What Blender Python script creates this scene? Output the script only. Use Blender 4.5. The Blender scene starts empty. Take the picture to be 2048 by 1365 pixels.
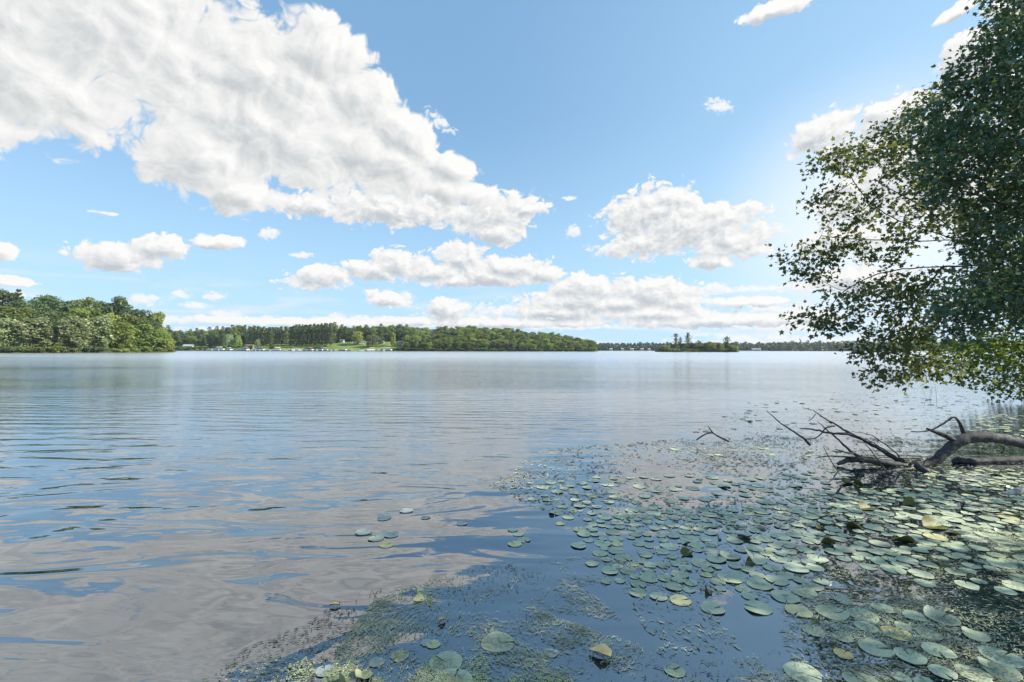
import bpy, math, random
import numpy as np
from mathutils import Vector, Matrix, Euler

S = bpy.context.scene
COL = S.collection
RAD = math.radians

# ------------------------------------------------------------------ camera
CAM_H, FPX, CX, CY = 1.8, 940.0, 1024.0, 682.5
ROLL = 0.00176                       # the horizon drops this much per pixel to the right
HOR = 699.7                          # horizon row in the middle of the photograph
cam_d = bpy.data.cameras.new("camera")
cam = bpy.data.objects.new("camera", cam_d); COL.objects.link(cam)
cam_d.sensor_width = 36.0
cam_d.lens = 36.0 * FPX / 2048.0
cam_d.clip_start, cam_d.clip_end = 0.05, 9000
cam.location = (0, 0, CAM_H)
pitch = math.atan((HOR - CY) / FPX)
cam.rotation_euler = (Matrix.Rotation(math.pi / 2 + pitch, 3, 'X') @ Matrix.Rotation(math.atan(ROLL), 3, 'Z')).to_euler()
S.camera = cam

# ------------------------------------------------------------------ exposure, sun and sky
SUN_AZ, SUN_EL = 97.0, 35.0          # degrees right of the view axis, degrees above the horizon
S.view_settings.view_transform = 'Standard'
S.view_settings.look = 'None'
S.view_settings.gamma = 1.0
S.view_settings.exposure = 0.70
S.cycles.use_denoising = True
S.cycles.max_bounces = 8
S.cycles.diffuse_bounces = 3
S.cycles.glossy_bounces = 3
S.cycles.transmission_bounces = 5
S.cycles.transparent_max_bounces = 8
S.cycles.volume_bounces = 0
S.cycles.sample_clamp_indirect = 6
S.cycles.caustics_reflective = False
S.cycles.caustics_refractive = False

sun_d = bpy.data.lights.new("sun", 'SUN')
sun = bpy.data.objects.new("sun", sun_d); COL.objects.link(sun)
sun_d.energy = 5.0
sun_d.angle = RAD(0.53)
sun_d.color = (1.0, 0.93, 0.80)
sdir = Vector((math.sin(RAD(SUN_AZ)) * math.cos(RAD(SUN_EL)), math.cos(RAD(SUN_AZ)) * math.cos(RAD(SUN_EL)), math.sin(RAD(SUN_EL))))
sun.rotation_euler = sdir.to_track_quat('Z', 'Y').to_euler()
sun.location = sdir * 300


class NT:
    """small helper that writes node trees"""
    def __init__(self, tree):
        self.t = tree
    def n(self, typ, **kw):
        nd = self.t.nodes.new(typ)
        for k, v in kw.items():
            setattr(nd, k, v)
        return nd
    def put(self, sock, v):
        if isinstance(v, bpy.types.NodeSocket):
            self.t.links.new(v, sock)
        elif v is not None:
            if isinstance(v, (tuple, list)) and sock.type == 'RGBA' and len(v) == 3:
                v = tuple(v) + (1.0,)
            sock.default_value = v
    def math(self, op, a, b=None, c=None, clamp=False):
        m = self.n('ShaderNodeMath', operation=op, use_clamp=clamp)
        self.put(m.inputs[0], a)
        if b is not None: self.put(m.inputs[1], b)
        if c is not None: self.put(m.inputs[2], c)
        return m.outputs[0]
    def vmath(self, op, a, b=None, scale=None):
        m = self.n('ShaderNodeVectorMath', operation=op)
        self.put(m.inputs[0], a)
        if b is not None: self.put(m.inputs[1], b)
        if scale is not None: self.put(m.inputs['Scale'], scale)
        return m.outputs['Value'] if op in ('LENGTH', 'DOT_PRODUCT', 'DISTANCE') else m.outputs[0]
    def mix(self, f, a, b, typ='RGBA', blend='MIX'):
        m = self.n('ShaderNodeMix', data_type=typ)
        if typ == 'RGBA': m.blend_type = blend
        ins = [s for s in m.inputs if s.enabled]
        self.put(ins[0], f); self.put(ins[1], a); self.put(ins[2], b)
        return [s for s in m.outputs if s.enabled][0]
    def ramp(self, f, lo, hi, a=0.0, b=1.0, smooth=True):
        m = self.n('ShaderNodeMapRange')
        m.interpolation_type = 'SMOOTHSTEP' if smooth else 'LINEAR'
        m.clamp = True
        for i, v in enumerate((f, lo, hi, a, b)): self.put(m.inputs[i], v)
        return m.outputs[0]
    def noise(self, vec, scale, detail=4, rough=0.5, dist=0.0, dim='3D', lac=2.0):
        m = self.n('ShaderNodeTexNoise', noise_dimensions=dim)
        self.put(m.inputs['Vector'], vec)
        m.inputs['Scale'].default_value = scale
        m.inputs['Detail'].default_value = detail
        m.inputs['Roughness'].default_value = rough
        m.inputs['Lacunarity'].default_value = lac
        m.inputs['Distortion'].default_value = dist
        return m.outputs[0]
    def voro(self, vec, scale, detail=0, rough=0.5, dim='2D', feature='F1', rnd=1.0):
        m = self.n('ShaderNodeTexVoronoi', voronoi_dimensions=dim, feature=feature)
        self.put(m.inputs['Vector'], vec)
        m.inputs['Scale'].default_value = scale
        m.inputs['Detail'].default_value = detail
        m.inputs['Roughness'].default_value = rough
        m.inputs['Randomness'].default_value = rnd
        return m.outputs['Distance']
    def mapping(self, vec, loc=(0, 0, 0), rot=(0, 0, 0), scale=(1, 1, 1), typ='POINT'):
        m = self.n('ShaderNodeMapping', vector_type=typ)
        self.put(m.inputs['Vector'], vec)
        if typ != 'NORMAL' and typ != 'VECTOR': m.inputs['Location'].default_value = loc
        m.inputs['Rotation'].default_value = rot
        m.inputs['Scale'].default_value = scale
        return m.outputs[0]


def yh(px):                          # row of the horizon in a column of the photograph
    return HOR + (px - CX) * ROLL

def azel(px, py):
    u, v = (px - CX) / FPX, (yh(px) - py) / FPX
    return math.atan(u), math.atan(v / math.sqrt(1 + u * u))

# clouds: (column, row, half width, half height, tilt) seen in the photograph, turned into bearings on the sky
CLOUD_BIG = [(210, 50, 470, 215, 4), (540, 150, 250, 130, 25), (-150, 200, 330, 115, 0), (60, 170, 250, 130, 0),
             (560, 270, 290, 110, 6), (740, 310, 290, 85, 14), (400, 320, 170, 95, 10), (480, 390, 110, 55, 0),
             (900, 380, 150, 40, 6), (640, 100, 120, 95, 0), (720, 190, 90, 80, 0), (810, 270, 90, 60, 20), (900, 330, 90, 40, 10), (-420, -60, 600, 330, 0), (100, -330, 600, 330, 0)]
CLOUD_MID = [(800, 420, 240, 42, 0), (985, 430, 115, 55, -4), (1000, 465, 60, 32, 0), (640, 410, 90, 28, 0), (1062, 415, 48, 18, 0),
             (1300, 425, 110, 60, -10), (1390, 450, 170, 60, 0), (1280, 490, 110, 34, 0), (1460, 480, 120, 50, 6), (1420, 520, 60, 18, 0),
             (1340, 395, 60, 28, 0),
             (240, 512, 105, 34, 0), (330, 492, 80, 26, -4), (430, 484, 66, 16, -6), (-10, 495, 52, 30, 0), (20, 562, 60, 12, 0),
             (650, 553, 105, 28, -8), (740, 540, 90, 26, -6), (870, 545, 120, 26, 0), (990, 552, 110, 24, 0), (780, 598, 60, 20, 0), (1150, 600, 140, 26, 0), (800, 526, 75, 32, 0), (930, 515, 66, 38, 0), (1010, 535, 125, 32, 4), (910, 558, 90, 22, 0), (1090, 548, 60, 26, 0),
             (1190, 578, 130, 34, 4), (1310, 586, 110, 38, 4), (1240, 606, 150, 22, 0), (1360, 604, 70, 22, 0), (900, 618, 62, 26, 0), (1100, 624, 130, 22, 0), (1300, 625, 160, 18, 0), (600, 645, 300, 11, 0), (1000, 645, 300, 14, 0), (1450, 640, 300, 18, 0), (1500, 603, 120, 14, 0),
             (1650, 262, 90, 42, -10), (1790, 225, 110, 50, -22), (1730, 300, 90, 50, 0), (1950, 105, 130, 62, -50), (2050, 20, 140, 70, -40),
             (1560, 8, 100, 24, 0), (1930, 12, 60, 16, -15),
             (1730, 400, 120, 60, 0), (1690, 480, 110, 40, 0), (1900, 330, 220, 120, 0), (1720, 560, 120, 34, 0)]
CLOUD_SMALL = [(290, 600, 48, 15, 0), (358, 590, 26, 11, -10), (430, 592, 30, 11, 0), (780, 597, 56, 19, 0), (905, 613, 44, 16, 0),
               (535, 466, 26, 12, -20), (604, 510, 26, 7, -6), (1147, 461, 15, 15, 0), (1430, 577, 44, 13, -10), (205, 425, 44, 5, 0),
               (1440, 208, 34, 16, 20), (1138, 396, 16, 5, 0), (1480, 580, 70, 9, 0), (390, 612, 40, 9, 0), (450, 628, 60, 10, 0),
               (340, 640, 80, 11, 0), (560, 640, 110, 9, 0), (700, 640, 110, 13, 0), (900, 632, 70, 17, 0), (1020, 618, 90, 16, 0),
               (1150, 628, 110, 16, 0), (1280, 618, 90, 12, 0), (1390, 604, 60, 12, 0), (1420, 640, 120, 12, 0), (1560, 620, 120, 16, 0),
               (1600, 575, 90, 14, 0), (1130, 655, 150, 8, 0), (1560, 655, 160, 10, 0), (880, 240, 34, 16, 30), (1560, 690, 300, 30, 0),
               (820, 650, 110, 8, 0), (500, 660, 200, 7, 0), (30, 590, 50, 7, 0)]


def ellipse_field(g, P, lst, k):
    out = None
    sp = g.n('ShaderNodeSeparateXYZ'); g.put(sp.inputs[0], P)
    for (px, py, rx, ry, rot) in lst:
        a, e = azel(px, py)
        u = (px - CX) / FPX
        sx = rx / FPX / (1 + u * u)
        sy = ry / FPX / math.sqrt(1 + u * u) * math.cos(e) ** 2
        c = g.n('ShaderNodeCombineXYZ')            # the running value rides along so that the chain is worked one cloud at a time
        g.put(c.inputs[0], sp.outputs[0]); g.put(c.inputs[1], sp.outputs[1])
        if out is not None: g.put(c.inputs[2], out)
        m = g.mapping(c.outputs[0], (a, e, 0), (0, 0, RAD(-rot)), (sx, sy, 1e6), 'TEXTURE')
        r = g.vmath('LENGTH', m)
        out = r if out is None else g.math('SMOOTH_MIN', out, r, k)
    return g.math('SUBTRACT', 1.0, out)


def cloud_group(name, lst, sc, amp, vamp, det, k=0.18, stretch=0.75, bias=0.0):
    t = bpy.data.node_groups.new(name, 'ShaderNodeTree')
    t.interface.new_socket('P', in_out='INPUT', socket_type='NodeSocketVector')
    t.interface.new_socket('Density', in_out='OUTPUT', socket_type='NodeSocketFloat')
    g = NT(t)
    i, o = g.n('NodeGroupInput'), g.n('NodeGroupOutput')
    P = i.outputs[0]
    f = ellipse_field(g, P, lst, k)
    Q = g.mapping(P, (3.1 * sc % 7, 1.7, 0), (0, 0, 0), (stretch, 1.0, 1.0))
    warp = g.n('ShaderNodeTexNoise', noise_dimensions='2D')
    g.put(warp.inputs['Vector'], Q); warp.inputs['Scale'].default_value = sc * 1.6; warp.inputs['Detail'].default_value = 2
    w = g.vmath('SUBTRACT', warp.outputs['Color'], (0.5, 0.5, 0.5))
    Q2 = g.vmath('ADD', Q, g.vmath('SCALE', w, scale=0.5 / sc))
    n = g.math('SUBTRACT', g.noise(Q2, sc, det, 0.56, 0, '2D'), 0.5)
    v = g.math('SUBTRACT', 0.42, g.voro(Q2, sc * 2.6, 3.6, 0.60))
    d = g.math('MULTIPLY_ADD', n, amp * 2, f)
    d = g.math('MULTIPLY_ADD', v, vamp, d)
    d = g.math('ADD', d, bias)
    g.put(o.inputs[0], d)
    return t


world = bpy.data.worlds.new("World")
S.world = world
world.use_nodes = True
world.node_tree.nodes.clear()
W = NT(world.node_tree)
sky = W.n('ShaderNodeTexSky', sky_type='NISHITA')
sky.sun_disc = False
sky.sun_elevation = RAD(SUN_EL)
sky.sun_rotation = RAD(SUN_AZ)
sky.altitude = 250
sky.air_density = 1.0
sky.dust_density = 0.6
sky.ozone_density = 1.6
SKY_STR = 0.105
tc = W.n('ShaderNodeTexCoord')
D = tc.outputs['Generated']
sep = W.n('ShaderNodeSeparateXYZ'); W.put(sep.inputs[0], D)
az = W.math('ARCTAN2', sep.outputs[0], sep.outputs[1])
el = W.math('ARCSINE', sep.outputs[2])
comb = W.n('ShaderNodeCombineXYZ'); W.put(comb.inputs[0], az); W.put(comb.inputs[1], el)
P = comb.outputs[0]

col = W.vmath('SCALE', sky.outputs[0], scale=SKY_STR)
# air near the horizon turns pale
pale = W.math('ADD', W.ramp(el, RAD(0), RAD(28), 0.66, 0.0), W.math('MULTIPLY', W.ramp(az, RAD(-8), RAD(48), 0.0, 0.55), W.ramp(el, RAD(20), RAD(60), 1.0, 0.0)), clamp=True)
col = W.mix(pale, col, (0.53, 0.71, 0.84))
col = W.mix(0.42, col, (0.29, 0.59, 0.92))
# bright thin cloud in front of the low sun side, behind the overhanging tree
ga, ge = azel(1780, 430)
glow = W.n('ShaderNodeMapping', vector_type='TEXTURE'); W.put(glow.inputs['Vector'], P)
glow.inputs['Location'].default_value = (ga, ge, 0); glow.inputs['Scale'].default_value = (0.34, 0.28, 1)
gl_ = W.ramp(W.vmath('LENGTH', glow.outputs[0]), 0.1, 1.0, 0.75, 0.0)
col = W.mix(gl_, col, (0.80, 0.81, 0.80))
# thin veil of far cloud low on the sky
veil_v = W.mapping(P, (0, 0, 0), (0, 0, 0), (2.2, 16, 1))
veil = W.noise(veil_v, 2.4, 6, 0.6, 0.4, '2D')
veil = W.math('MULTIPLY', W.ramp(veil, 0.46, 0.70), W.ramp(el, RAD(1.0), RAD(11), 0.75, 0.0))
col = W.mix(veil, col, (0.66, 0.70, 0.74))

def layer(col, grp, off, lo, hi, gain, core, core_amt, lit, shade, opac=1.0):
    a = W.n('ShaderNodeGroup'); a.node_tree = grp; W.put(a.inputs[0], P)
    b = W.n('ShaderNodeGroup'); b.node_tree = grp; W.put(b.inputs[0], W.vmath('ADD', P, (off[0], off[1], 0)))
    d0, d1 = a.outputs[0], b.outputs[0]
    alpha = W.ramp(d0, lo, hi, 0.0, opac)
    rel = W.math('MULTIPLY_ADD', W.math('SUBTRACT', d0, d1), gain, 0.70)
    thick = W.ramp(d1, core[0], core[1], 0.0, core_amt)
    br = W.math('SUBTRACT', rel, thick, clamp=True)
    c = W.mix(br, shade, lit)
    return W.mix(alpha, col, c)

LIT, SHADE = (0.765, 0.76, 0.745), (0.43, 0.465, 0.50)
gs = cloud_group('small clouds', CLOUD_SMALL, 40, 0.70, 0.65, 4, 0.1, 0.6, 0.12)
gm = cloud_group('middle clouds', CLOUD_MID, 17, 0.52, 0.50, 6, 0.15, 0.7, 0.17)
gb = cloud_group('big clouds', CLOUD_BIG, 7.5, 0.38, 0.38, 8, 0.20, 0.85, 0.09)
col = layer(col, gs, (0.005, 0.007), -0.22, 0.42, 0.45, (0.2, 1.0), 0.35, LIT, (0.64, 0.67, 0.70), 0.88)
col = layer(col, gm, (0.008, 0.012), -0.05, 0.17, 0.75, (0.15, 1.0), 0.36, LIT, SHADE)
col = layer(col, gb, (0.015, 0.014), -0.06, 0.15, 0.85, (0.2, 0.95), 0.30, LIT, (0.44, 0.465, 0.48))
bg = W.n('ShaderNodeBackground'); W.put(bg.inputs[0], col); bg.inputs[1].default_value = 0.80
wo = W.n('ShaderNodeOutputWorld'); W.put(wo.inputs[0], bg.outputs[0])
world.cycles.sampling_method = 'MANUAL'
world.cycles.sample_map_resolution = 512

# ------------------------------------------------------------------ helpers
def at(px, py=None, Y=None, z=None):
    """a point of the place: on the water below a column/row, or at depth Y with a known row or height"""
    u = (px - CX) / FPX
    if Y is None:
        Y = CAM_H * FPX / (py - yh(px))
        return Vector((u * Y, Y, 0))
    if z is None:
        z = CAM_H + (yh(px) - py) / FPX * Y
    return Vector((u * Y, Y, z))

def tag(o, label=None, cat=None, group=None, kind=None):
    if label: o['label'] = label
    if cat: o['category'] = cat
    if group: o['group'] = group
    if kind: o['kind'] = kind
    return o

def empty(name, loc, rz=0.0):
    o = bpy.data.objects.new(name, None); COL.objects.link(o)
    o.location = loc; o.rotation_euler = (0, 0, rz); o.empty_display_size = 0.3
    return o

def raw_mesh(name, V, F, mat, smooth=False):
    me = bpy.data.meshes.new(name)
    me.from_pydata([tuple(v) for v in V], [], [tuple(f) for f in F])
    if smooth: me.polygons.foreach_set('use_smooth', [True] * len(me.polygons))
    if mat: me.materials.append(mat)
    me.update()
    return me

def poly_mesh(name, V, k, mat, smooth=False):
    """many separate k-gons: V is (n*k, 3)"""
    V = np.asarray(V, dtype=np.float32)
    nv = len(V); nf = nv // k
    me = bpy.data.meshes.new(name)
    me.vertices.add(nv); me.vertices.foreach_set('co', V.ravel())
    me.loops.add(nv); me.loops.foreach_set('vertex_index', np.arange(nv, dtype=np.int32))
    me.polygons.add(nf)
    me.polygons.foreach_set('loop_start', np.arange(nf, dtype=np.int32) * k)
    if smooth: me.polygons.foreach_set('use_smooth', [True] * nf)
    if mat: me.materials.append(mat)
    me.update(calc_edges=True); me.validate()
    return me

def put(name, me, parent=None, loc=(0, 0, 0)):
    o = bpy.data.objects.new(name, me); COL.objects.link(o)
    o.parent = parent; o.location = loc
    return o

def copy_thing(root, loc, rz=0.0, sc=(1, 1, 1), label=None, group=None):
    r = root.copy(); COL.objects.link(r)
    r.location = loc; r.rotation_euler = (0, 0, rz); r.scale = sc
    if label: r['label'] = label
    if group: r['group'] = group
    for ch in list(root.children):
        c = ch.copy(); COL.objects.link(c); c.parent = r
        for gch in ch.children:
            d = gch.copy(); COL.objects.link(d); d.parent = c
    return r

class MB:
    """collects boxes, tubes and sheets for one mesh"""
    def __init__(self):
        self.V, self.F = [], []
    def add(self, V, F):
        o = len(self.V)
        self.V += [tuple(v) for v in V]
        self.F += [tuple(i + o for i in f) for f in F]
    def box(self, c, s, rz=0.0, taper=1.0):
        x, y, z = s[0] / 2, s[1] / 2, s[2] / 2
        R = Matrix.Rotation(rz, 3, 'Z')
        vs = []
        for dz, t in ((-z, 1.0), (z, taper)):
            for dx, dy in ((-x, -y), (x, -y), (x, y), (-x, y)):
                vs.append(R @ Vector((dx * t, dy * t, dz)) + Vector(c))
        self.add(vs, [(3, 2, 1, 0), (4, 5, 6, 7), (0, 1, 5, 4), (1, 2, 6, 5), (2, 3, 7, 6), (3, 0, 4, 7)])
    def tube(self, pts, radii, sides=7, bumpy=0.0, rng=random):
        pts = [Vector(p) for p in pts]
        n = len(pts)
        rings = []
        up = Vector((0.13, 0.2, 1.0)).normalized()
        for i, p in enumerate(pts):
            t = (pts[min(i + 1, n - 1)] - pts[max(i - 1, 0)])
            t = t.normalized() if t.length > 1e-9 else Vector((0, 0, 1))
            a = t.cross(up)
            if a.length < 1e-3: a = t.cross(Vector((1, 0, 0)))
            a.normalize(); b = t.cross(a).normalized()
            up = -b if False else up
            r = radii[i]
            ring = []
            for s in range(sides):
                th = 2 * math.pi * s / sides
                rr = r * (1 + bumpy * (rng.random() - 0.5))
                ring.append(p + a * (rr * math.cos(th)) + b * (rr * math.sin(th)))
            rings.append(ring)
        V = [v for ring in rings for v in ring]
        F = []
        for i in range(n - 1):
            for s in range(sides):
                s2 = (s + 1) % sides
                F.append((i * sides + s, i * sides + s2, (i + 1) * sides + s2, (i + 1) * sides + s))
        F.append(tuple(range(sides - 1, -1, -1)))
        F.append(tuple((n - 1) * sides + s for s in range(sides)))
        self.add(V, F)
    def mesh(self, name, mat, smooth=False):
        return raw_mesh(name, self.V, self.F, mat, smooth)
    def build(self, name, mat, parent=None, smooth=False, loc=(0, 0, 0)):
        return put(name, self.mesh(name, mat, smooth), parent, loc)

def refine(pts, radii, step, wob, rng):
    """subdivide a bent line and wobble it"""
    P, R = [], []
    n = len(pts)
    for i in range(n - 1):
        p0, p1, p2, p3 = (Vector(pts[max(i - 1, 0)]), Vector(pts[i]), Vector(pts[i + 1]), Vector(pts[min(i + 2, n - 1)]))
        k = max(1, int((p2 - p1).length / step))
        for j in range(k):
            t = j / k
            q = 0.5 * ((2 * p1) + (-p0 + p2) * t + (2 * p0 - 5 * p1 + 4 * p2 - p3) * t * t + (-p0 + 3 * p1 - 3 * p2 + p3) * t ** 3)
            if len(P): q = q + Vector((rng.uniform(-wob, wob), rng.uniform(-wob, wob), rng.uniform(-wob, wob)))
            P.append(q); R.append(radii[i] * (1 - t) + radii[i + 1] * t)
    P.append(Vector(pts[-1])); R.append(radii[-1])
    return P, R

# ------------------------------------------------------------------ materials
def new_mat(name):
    m = bpy.data.materials.new(name); m.use_nodes = True
    m.node_tree.nodes.clear()
    g = NT(m.node_tree)
    out = g.n('ShaderNodeOutputMaterial')
    return m, g, out

def principled(g, base, rough, spec=0.5, bump=None, metallic=0.0):
    p = g.n('ShaderNodeBsdfPrincipled')
    g.put(p.inputs['Base Color'], base); g.put(p.inputs['Roughness'], rough)
    p.inputs['Specular IOR Level'].default_value = spec
    p.inputs['Metallic'].default_value = metallic
    if bump is not None: g.put(p.inputs['Normal'], bump)
    return p.outputs[0]

def bump(g, h, dist, strength=1.0):
    b = g.n('ShaderNodeBump'); b.inputs['Strength'].default_value = strength
    b.inputs['Distance'].default_value = dist
    g.put(b.inputs['Height'], h)
    return b.outputs[0]

def leaf_mat(name, a, b, c, trans=0.35, tcol=None, rough=0.5, spec=0.4, nscale=0.35):
    """foliage: three tones spread over leaves and over trees, light passes through"""
    m, g, out = new_mat(name)
    geo = g.n('ShaderNodeNewGeometry'); oi = g.n('ShaderNodeObjectInfo')
    r = geo.outputs['Random Per Island']
    big = g.noise(geo.outputs['Position'], nscale, 3, 0.6)
    f = g.math('MULTIPLY_ADD', big, 1.5, -0.45)
    f = g.math('ADD', f, g.math('MULTIPLY_ADD', r, 0.7, -0.35), clamp=True)
    colr = g.mix(f, a, b)
    colr = g.mix(g.ramp(r, 0.72, 1.0, 0, 0.8), colr, c)
    hsv = g.n('ShaderNodeHueSaturation')
    g.put(hsv.inputs['Color'], colr)
    g.put(hsv.inputs['Hue'], g.math('MULTIPLY_ADD', oi.outputs['Random'], 0.035, 0.4825))
    g.put(hsv.inputs['Value'], g.math('MULTIPLY_ADD', oi.outputs['Random'], 0.45, 0.78))
    colr = hsv.outputs[0]
    p = principled(g, colr, rough, spec)
    t = g.n('ShaderNodeBsdfTranslucent')
    g.put(t.inputs['Color'], g.mix(0.55, colr, tcol or (0.26, 0.34, 0.06)))
    ms = g.n('ShaderNodeMixShader'); ms.inputs[0].default_value = trans
    g.put(ms.inputs[1], p); g.put(ms.inputs[2], t.outputs[0])
    g.put(out.inputs[0], ms.outputs[0])
    return m

M = {}
M['broad'] = leaf_mat('broadleaf foliage', (0.12, 0.17, 0.05), (0.28, 0.34, 0.085), (0.40, 0.44, 0.13), 0.45)
M['dark'] = leaf_mat('dark foliage', (0.075, 0.120, 0.055), (0.145, 0.205, 0.075), (0.20, 0.24, 0.11), 0.38)
M['light'] = leaf_mat('light foliage', (0.22, 0.30, 0.07), (0.38, 0.46, 0.11), (0.48, 0.52, 0.20), 0.48)
M['silver'] = leaf_mat('silvery foliage', (0.22, 0.29, 0.12), (0.42, 0.48, 0.26), (0.66, 0.68, 0.50), 0.42)
M['yellow'] = leaf_mat('yellowing foliage', (0.30, 0.33, 0.07), (0.43, 0.43, 0.10), (0.46, 0.40, 0.13), 0.45)
M['russet'] = leaf_mat('greyish foliage', (0.16, 0.18, 0.09), (0.25, 0.25, 0.13), (0.30, 0.27, 0.16), 0.35)
M['pine'] = leaf_mat('pine needles', (0.105, 0.155, 0.070), (0.215, 0.265, 0.105), (0.30, 0.33, 0.14), 0.36)
M['far'] = leaf_mat('far wood foliage', (0.025, 0.055, 0.032), (0.050, 0.085, 0.040), (0.07, 0.10, 0.05), 0.2, nscale=0.05)

def bark_mat(name, a, b, scale=9.0, dist=0.02):
    m, g, out = new_mat(name)
    geo = g.n('ShaderNodeNewGeometry')
    v = g.mapping(geo.outputs['Position'], scale=(1, 1, 0.35))
    n = g.noise(v, scale, 6, 0.65)
    n2 = g.noise(geo.outputs['Position'], scale * 0.3, 3, 0.5)
    c = g.mix(g.ramp(n, 0.35, 0.65), a, b)
    c = g.mix(g.ramp(n2, 0.5, 0.75, 0, 0.5), c, tuple(min(1, x * 1.7) for x in b))
    g.put(out.inputs[0], principled(g, c, 0.85, 0.25, bump(g, n, dist)))
    return m
M['bark'] = bark_mat('bark', (0.05, 0.042, 0.033), (0.13, 0.11, 0.09))
M['pale_bark'] = bark_mat('pale bark', (0.20, 0.17, 0.14), (0.36, 0.32, 0.27))

def wet_wood_mat():
    m, g, out = new_mat('weathered driftwood')
    geo = g.n('ShaderNodeNewGeometry')
    pos = geo.outputs['Position']
    n = g.noise(pos, 22, 7, 0.65, 0.6)
    n2 = g.noise(pos, 5.0, 4, 0.6)
    c = g.mix(g.ramp(n, 0.36, 0.66), (0.022, 0.022, 0.022), (0.095, 0.095, 0.097))
    c = g.mix(g.ramp(n2, 0.52, 0.72, 0, 0.7), c, (0.19, 0.19, 0.192))
    s = g.n('ShaderNodeSeparateXYZ'); g.put(s.inputs[0], pos)
    wet = g.ramp(s.outputs[2], 0.015, 0.07, 1.0, 0.0)
    c = g.mix(g.math('MULTIPLY', wet, 0.75), c, (0.012, 0.012, 0.011))
    g.put(out.inputs[0], principled(g, c, g.ramp(wet, 0, 1, 0.8, 0.35), 0.35, bump(g, n, 0.012)))
    return m
M['drift'] = wet_wood_mat()

M['pale_drift'] = bark_mat('bleached wood', (0.20, 0.20, 0.20), (0.42, 0.41, 0.40), 22, 0.01)

def plain(name, c, rough=0.6, spec=0.4, var=0.15, scale=3.0):
    m, g, out = new_mat(name)
    geo = g.n('ShaderNodeNewGeometry')
    n = g.noise(geo.outputs['Position'], scale, 4, 0.6)
    cc = g.mix(g.math('MULTIPLY', g.ramp(n, 0.3, 0.75), var), c, tuple(x * 0.45 for x in c))
    g.put(out.inputs[0], principled(g, cc, rough, spec))
    return m
M['white'] = plain('white painted metal', (0.78, 0.78, 0.76), 0.4)
M['cream'] = plain('cream siding', (0.62, 0.55, 0.45), 0.6)
M['tan'] = plain('tan canvas', (0.42, 0.34, 0.24), 0.8)
M['blue'] = plain('blue canvas', (0.10, 0.17, 0.30), 0.7)
M['grey'] = plain('grey metal', (0.38, 0.39, 0.40), 0.4)
M['roof'] = plain('grey shingle roof', (0.14, 0.13, 0.13), 0.85)
M['glass'] = plain('dark window glass', (0.03, 0.04, 0.05), 0.1, 0.6, 0.0)
M['planks'] = plain('weathered planks', (0.40, 0.33, 0.26), 0.85)
M['stone'] = plain('pale rubble stone', (0.42, 0.39, 0.35), 0.9, 0.2, 0.6, 0.9)

def ground_mat(name, grass, patch, soil, s=0.06):
    m, g, out = new_mat(name)
    geo = g.n('ShaderNodeNewGeometry')
    pos = geo.outputs['Position']
    n = g.noise(pos, s, 5, 0.6)
    n2 = g.noise(pos, s * 9, 5, 0.65)
    c = g.mix(g.ramp(n, 0.38, 0.62), grass, patch)
    c = g.mix(g.ramp(n2, 0.55, 0.75, 0, 0.6), c, soil)
    sp = g.n('ShaderNodeSeparateXYZ'); g.put(sp.inputs[0], pos)
    c = g.mix(g.ramp(sp.outputs[2], 0.15, 0.7, 0.9, 0.0), c, soil)
    g.put(out.inputs[0], principled(g, c, 0.95, 0.15, bump(g, n2, 0.1)))
    return m
M['lawn'] = ground_mat('mown lawn', (0.13, 0.20, 0.045), (0.21, 0.26, 0.075), (0.12, 0.125, 0.06))
M['forest_floor'] = ground_mat('forest floor', (0.05, 0.075, 0.025), (0.08, 0.10, 0.035), (0.09, 0.075, 0.05))
M['bank'] = ground_mat('lake bank', (0.06, 0.10, 0.03), (0.09, 0.12, 0.04), (0.07, 0.055, 0.04), 0.8)

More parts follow.
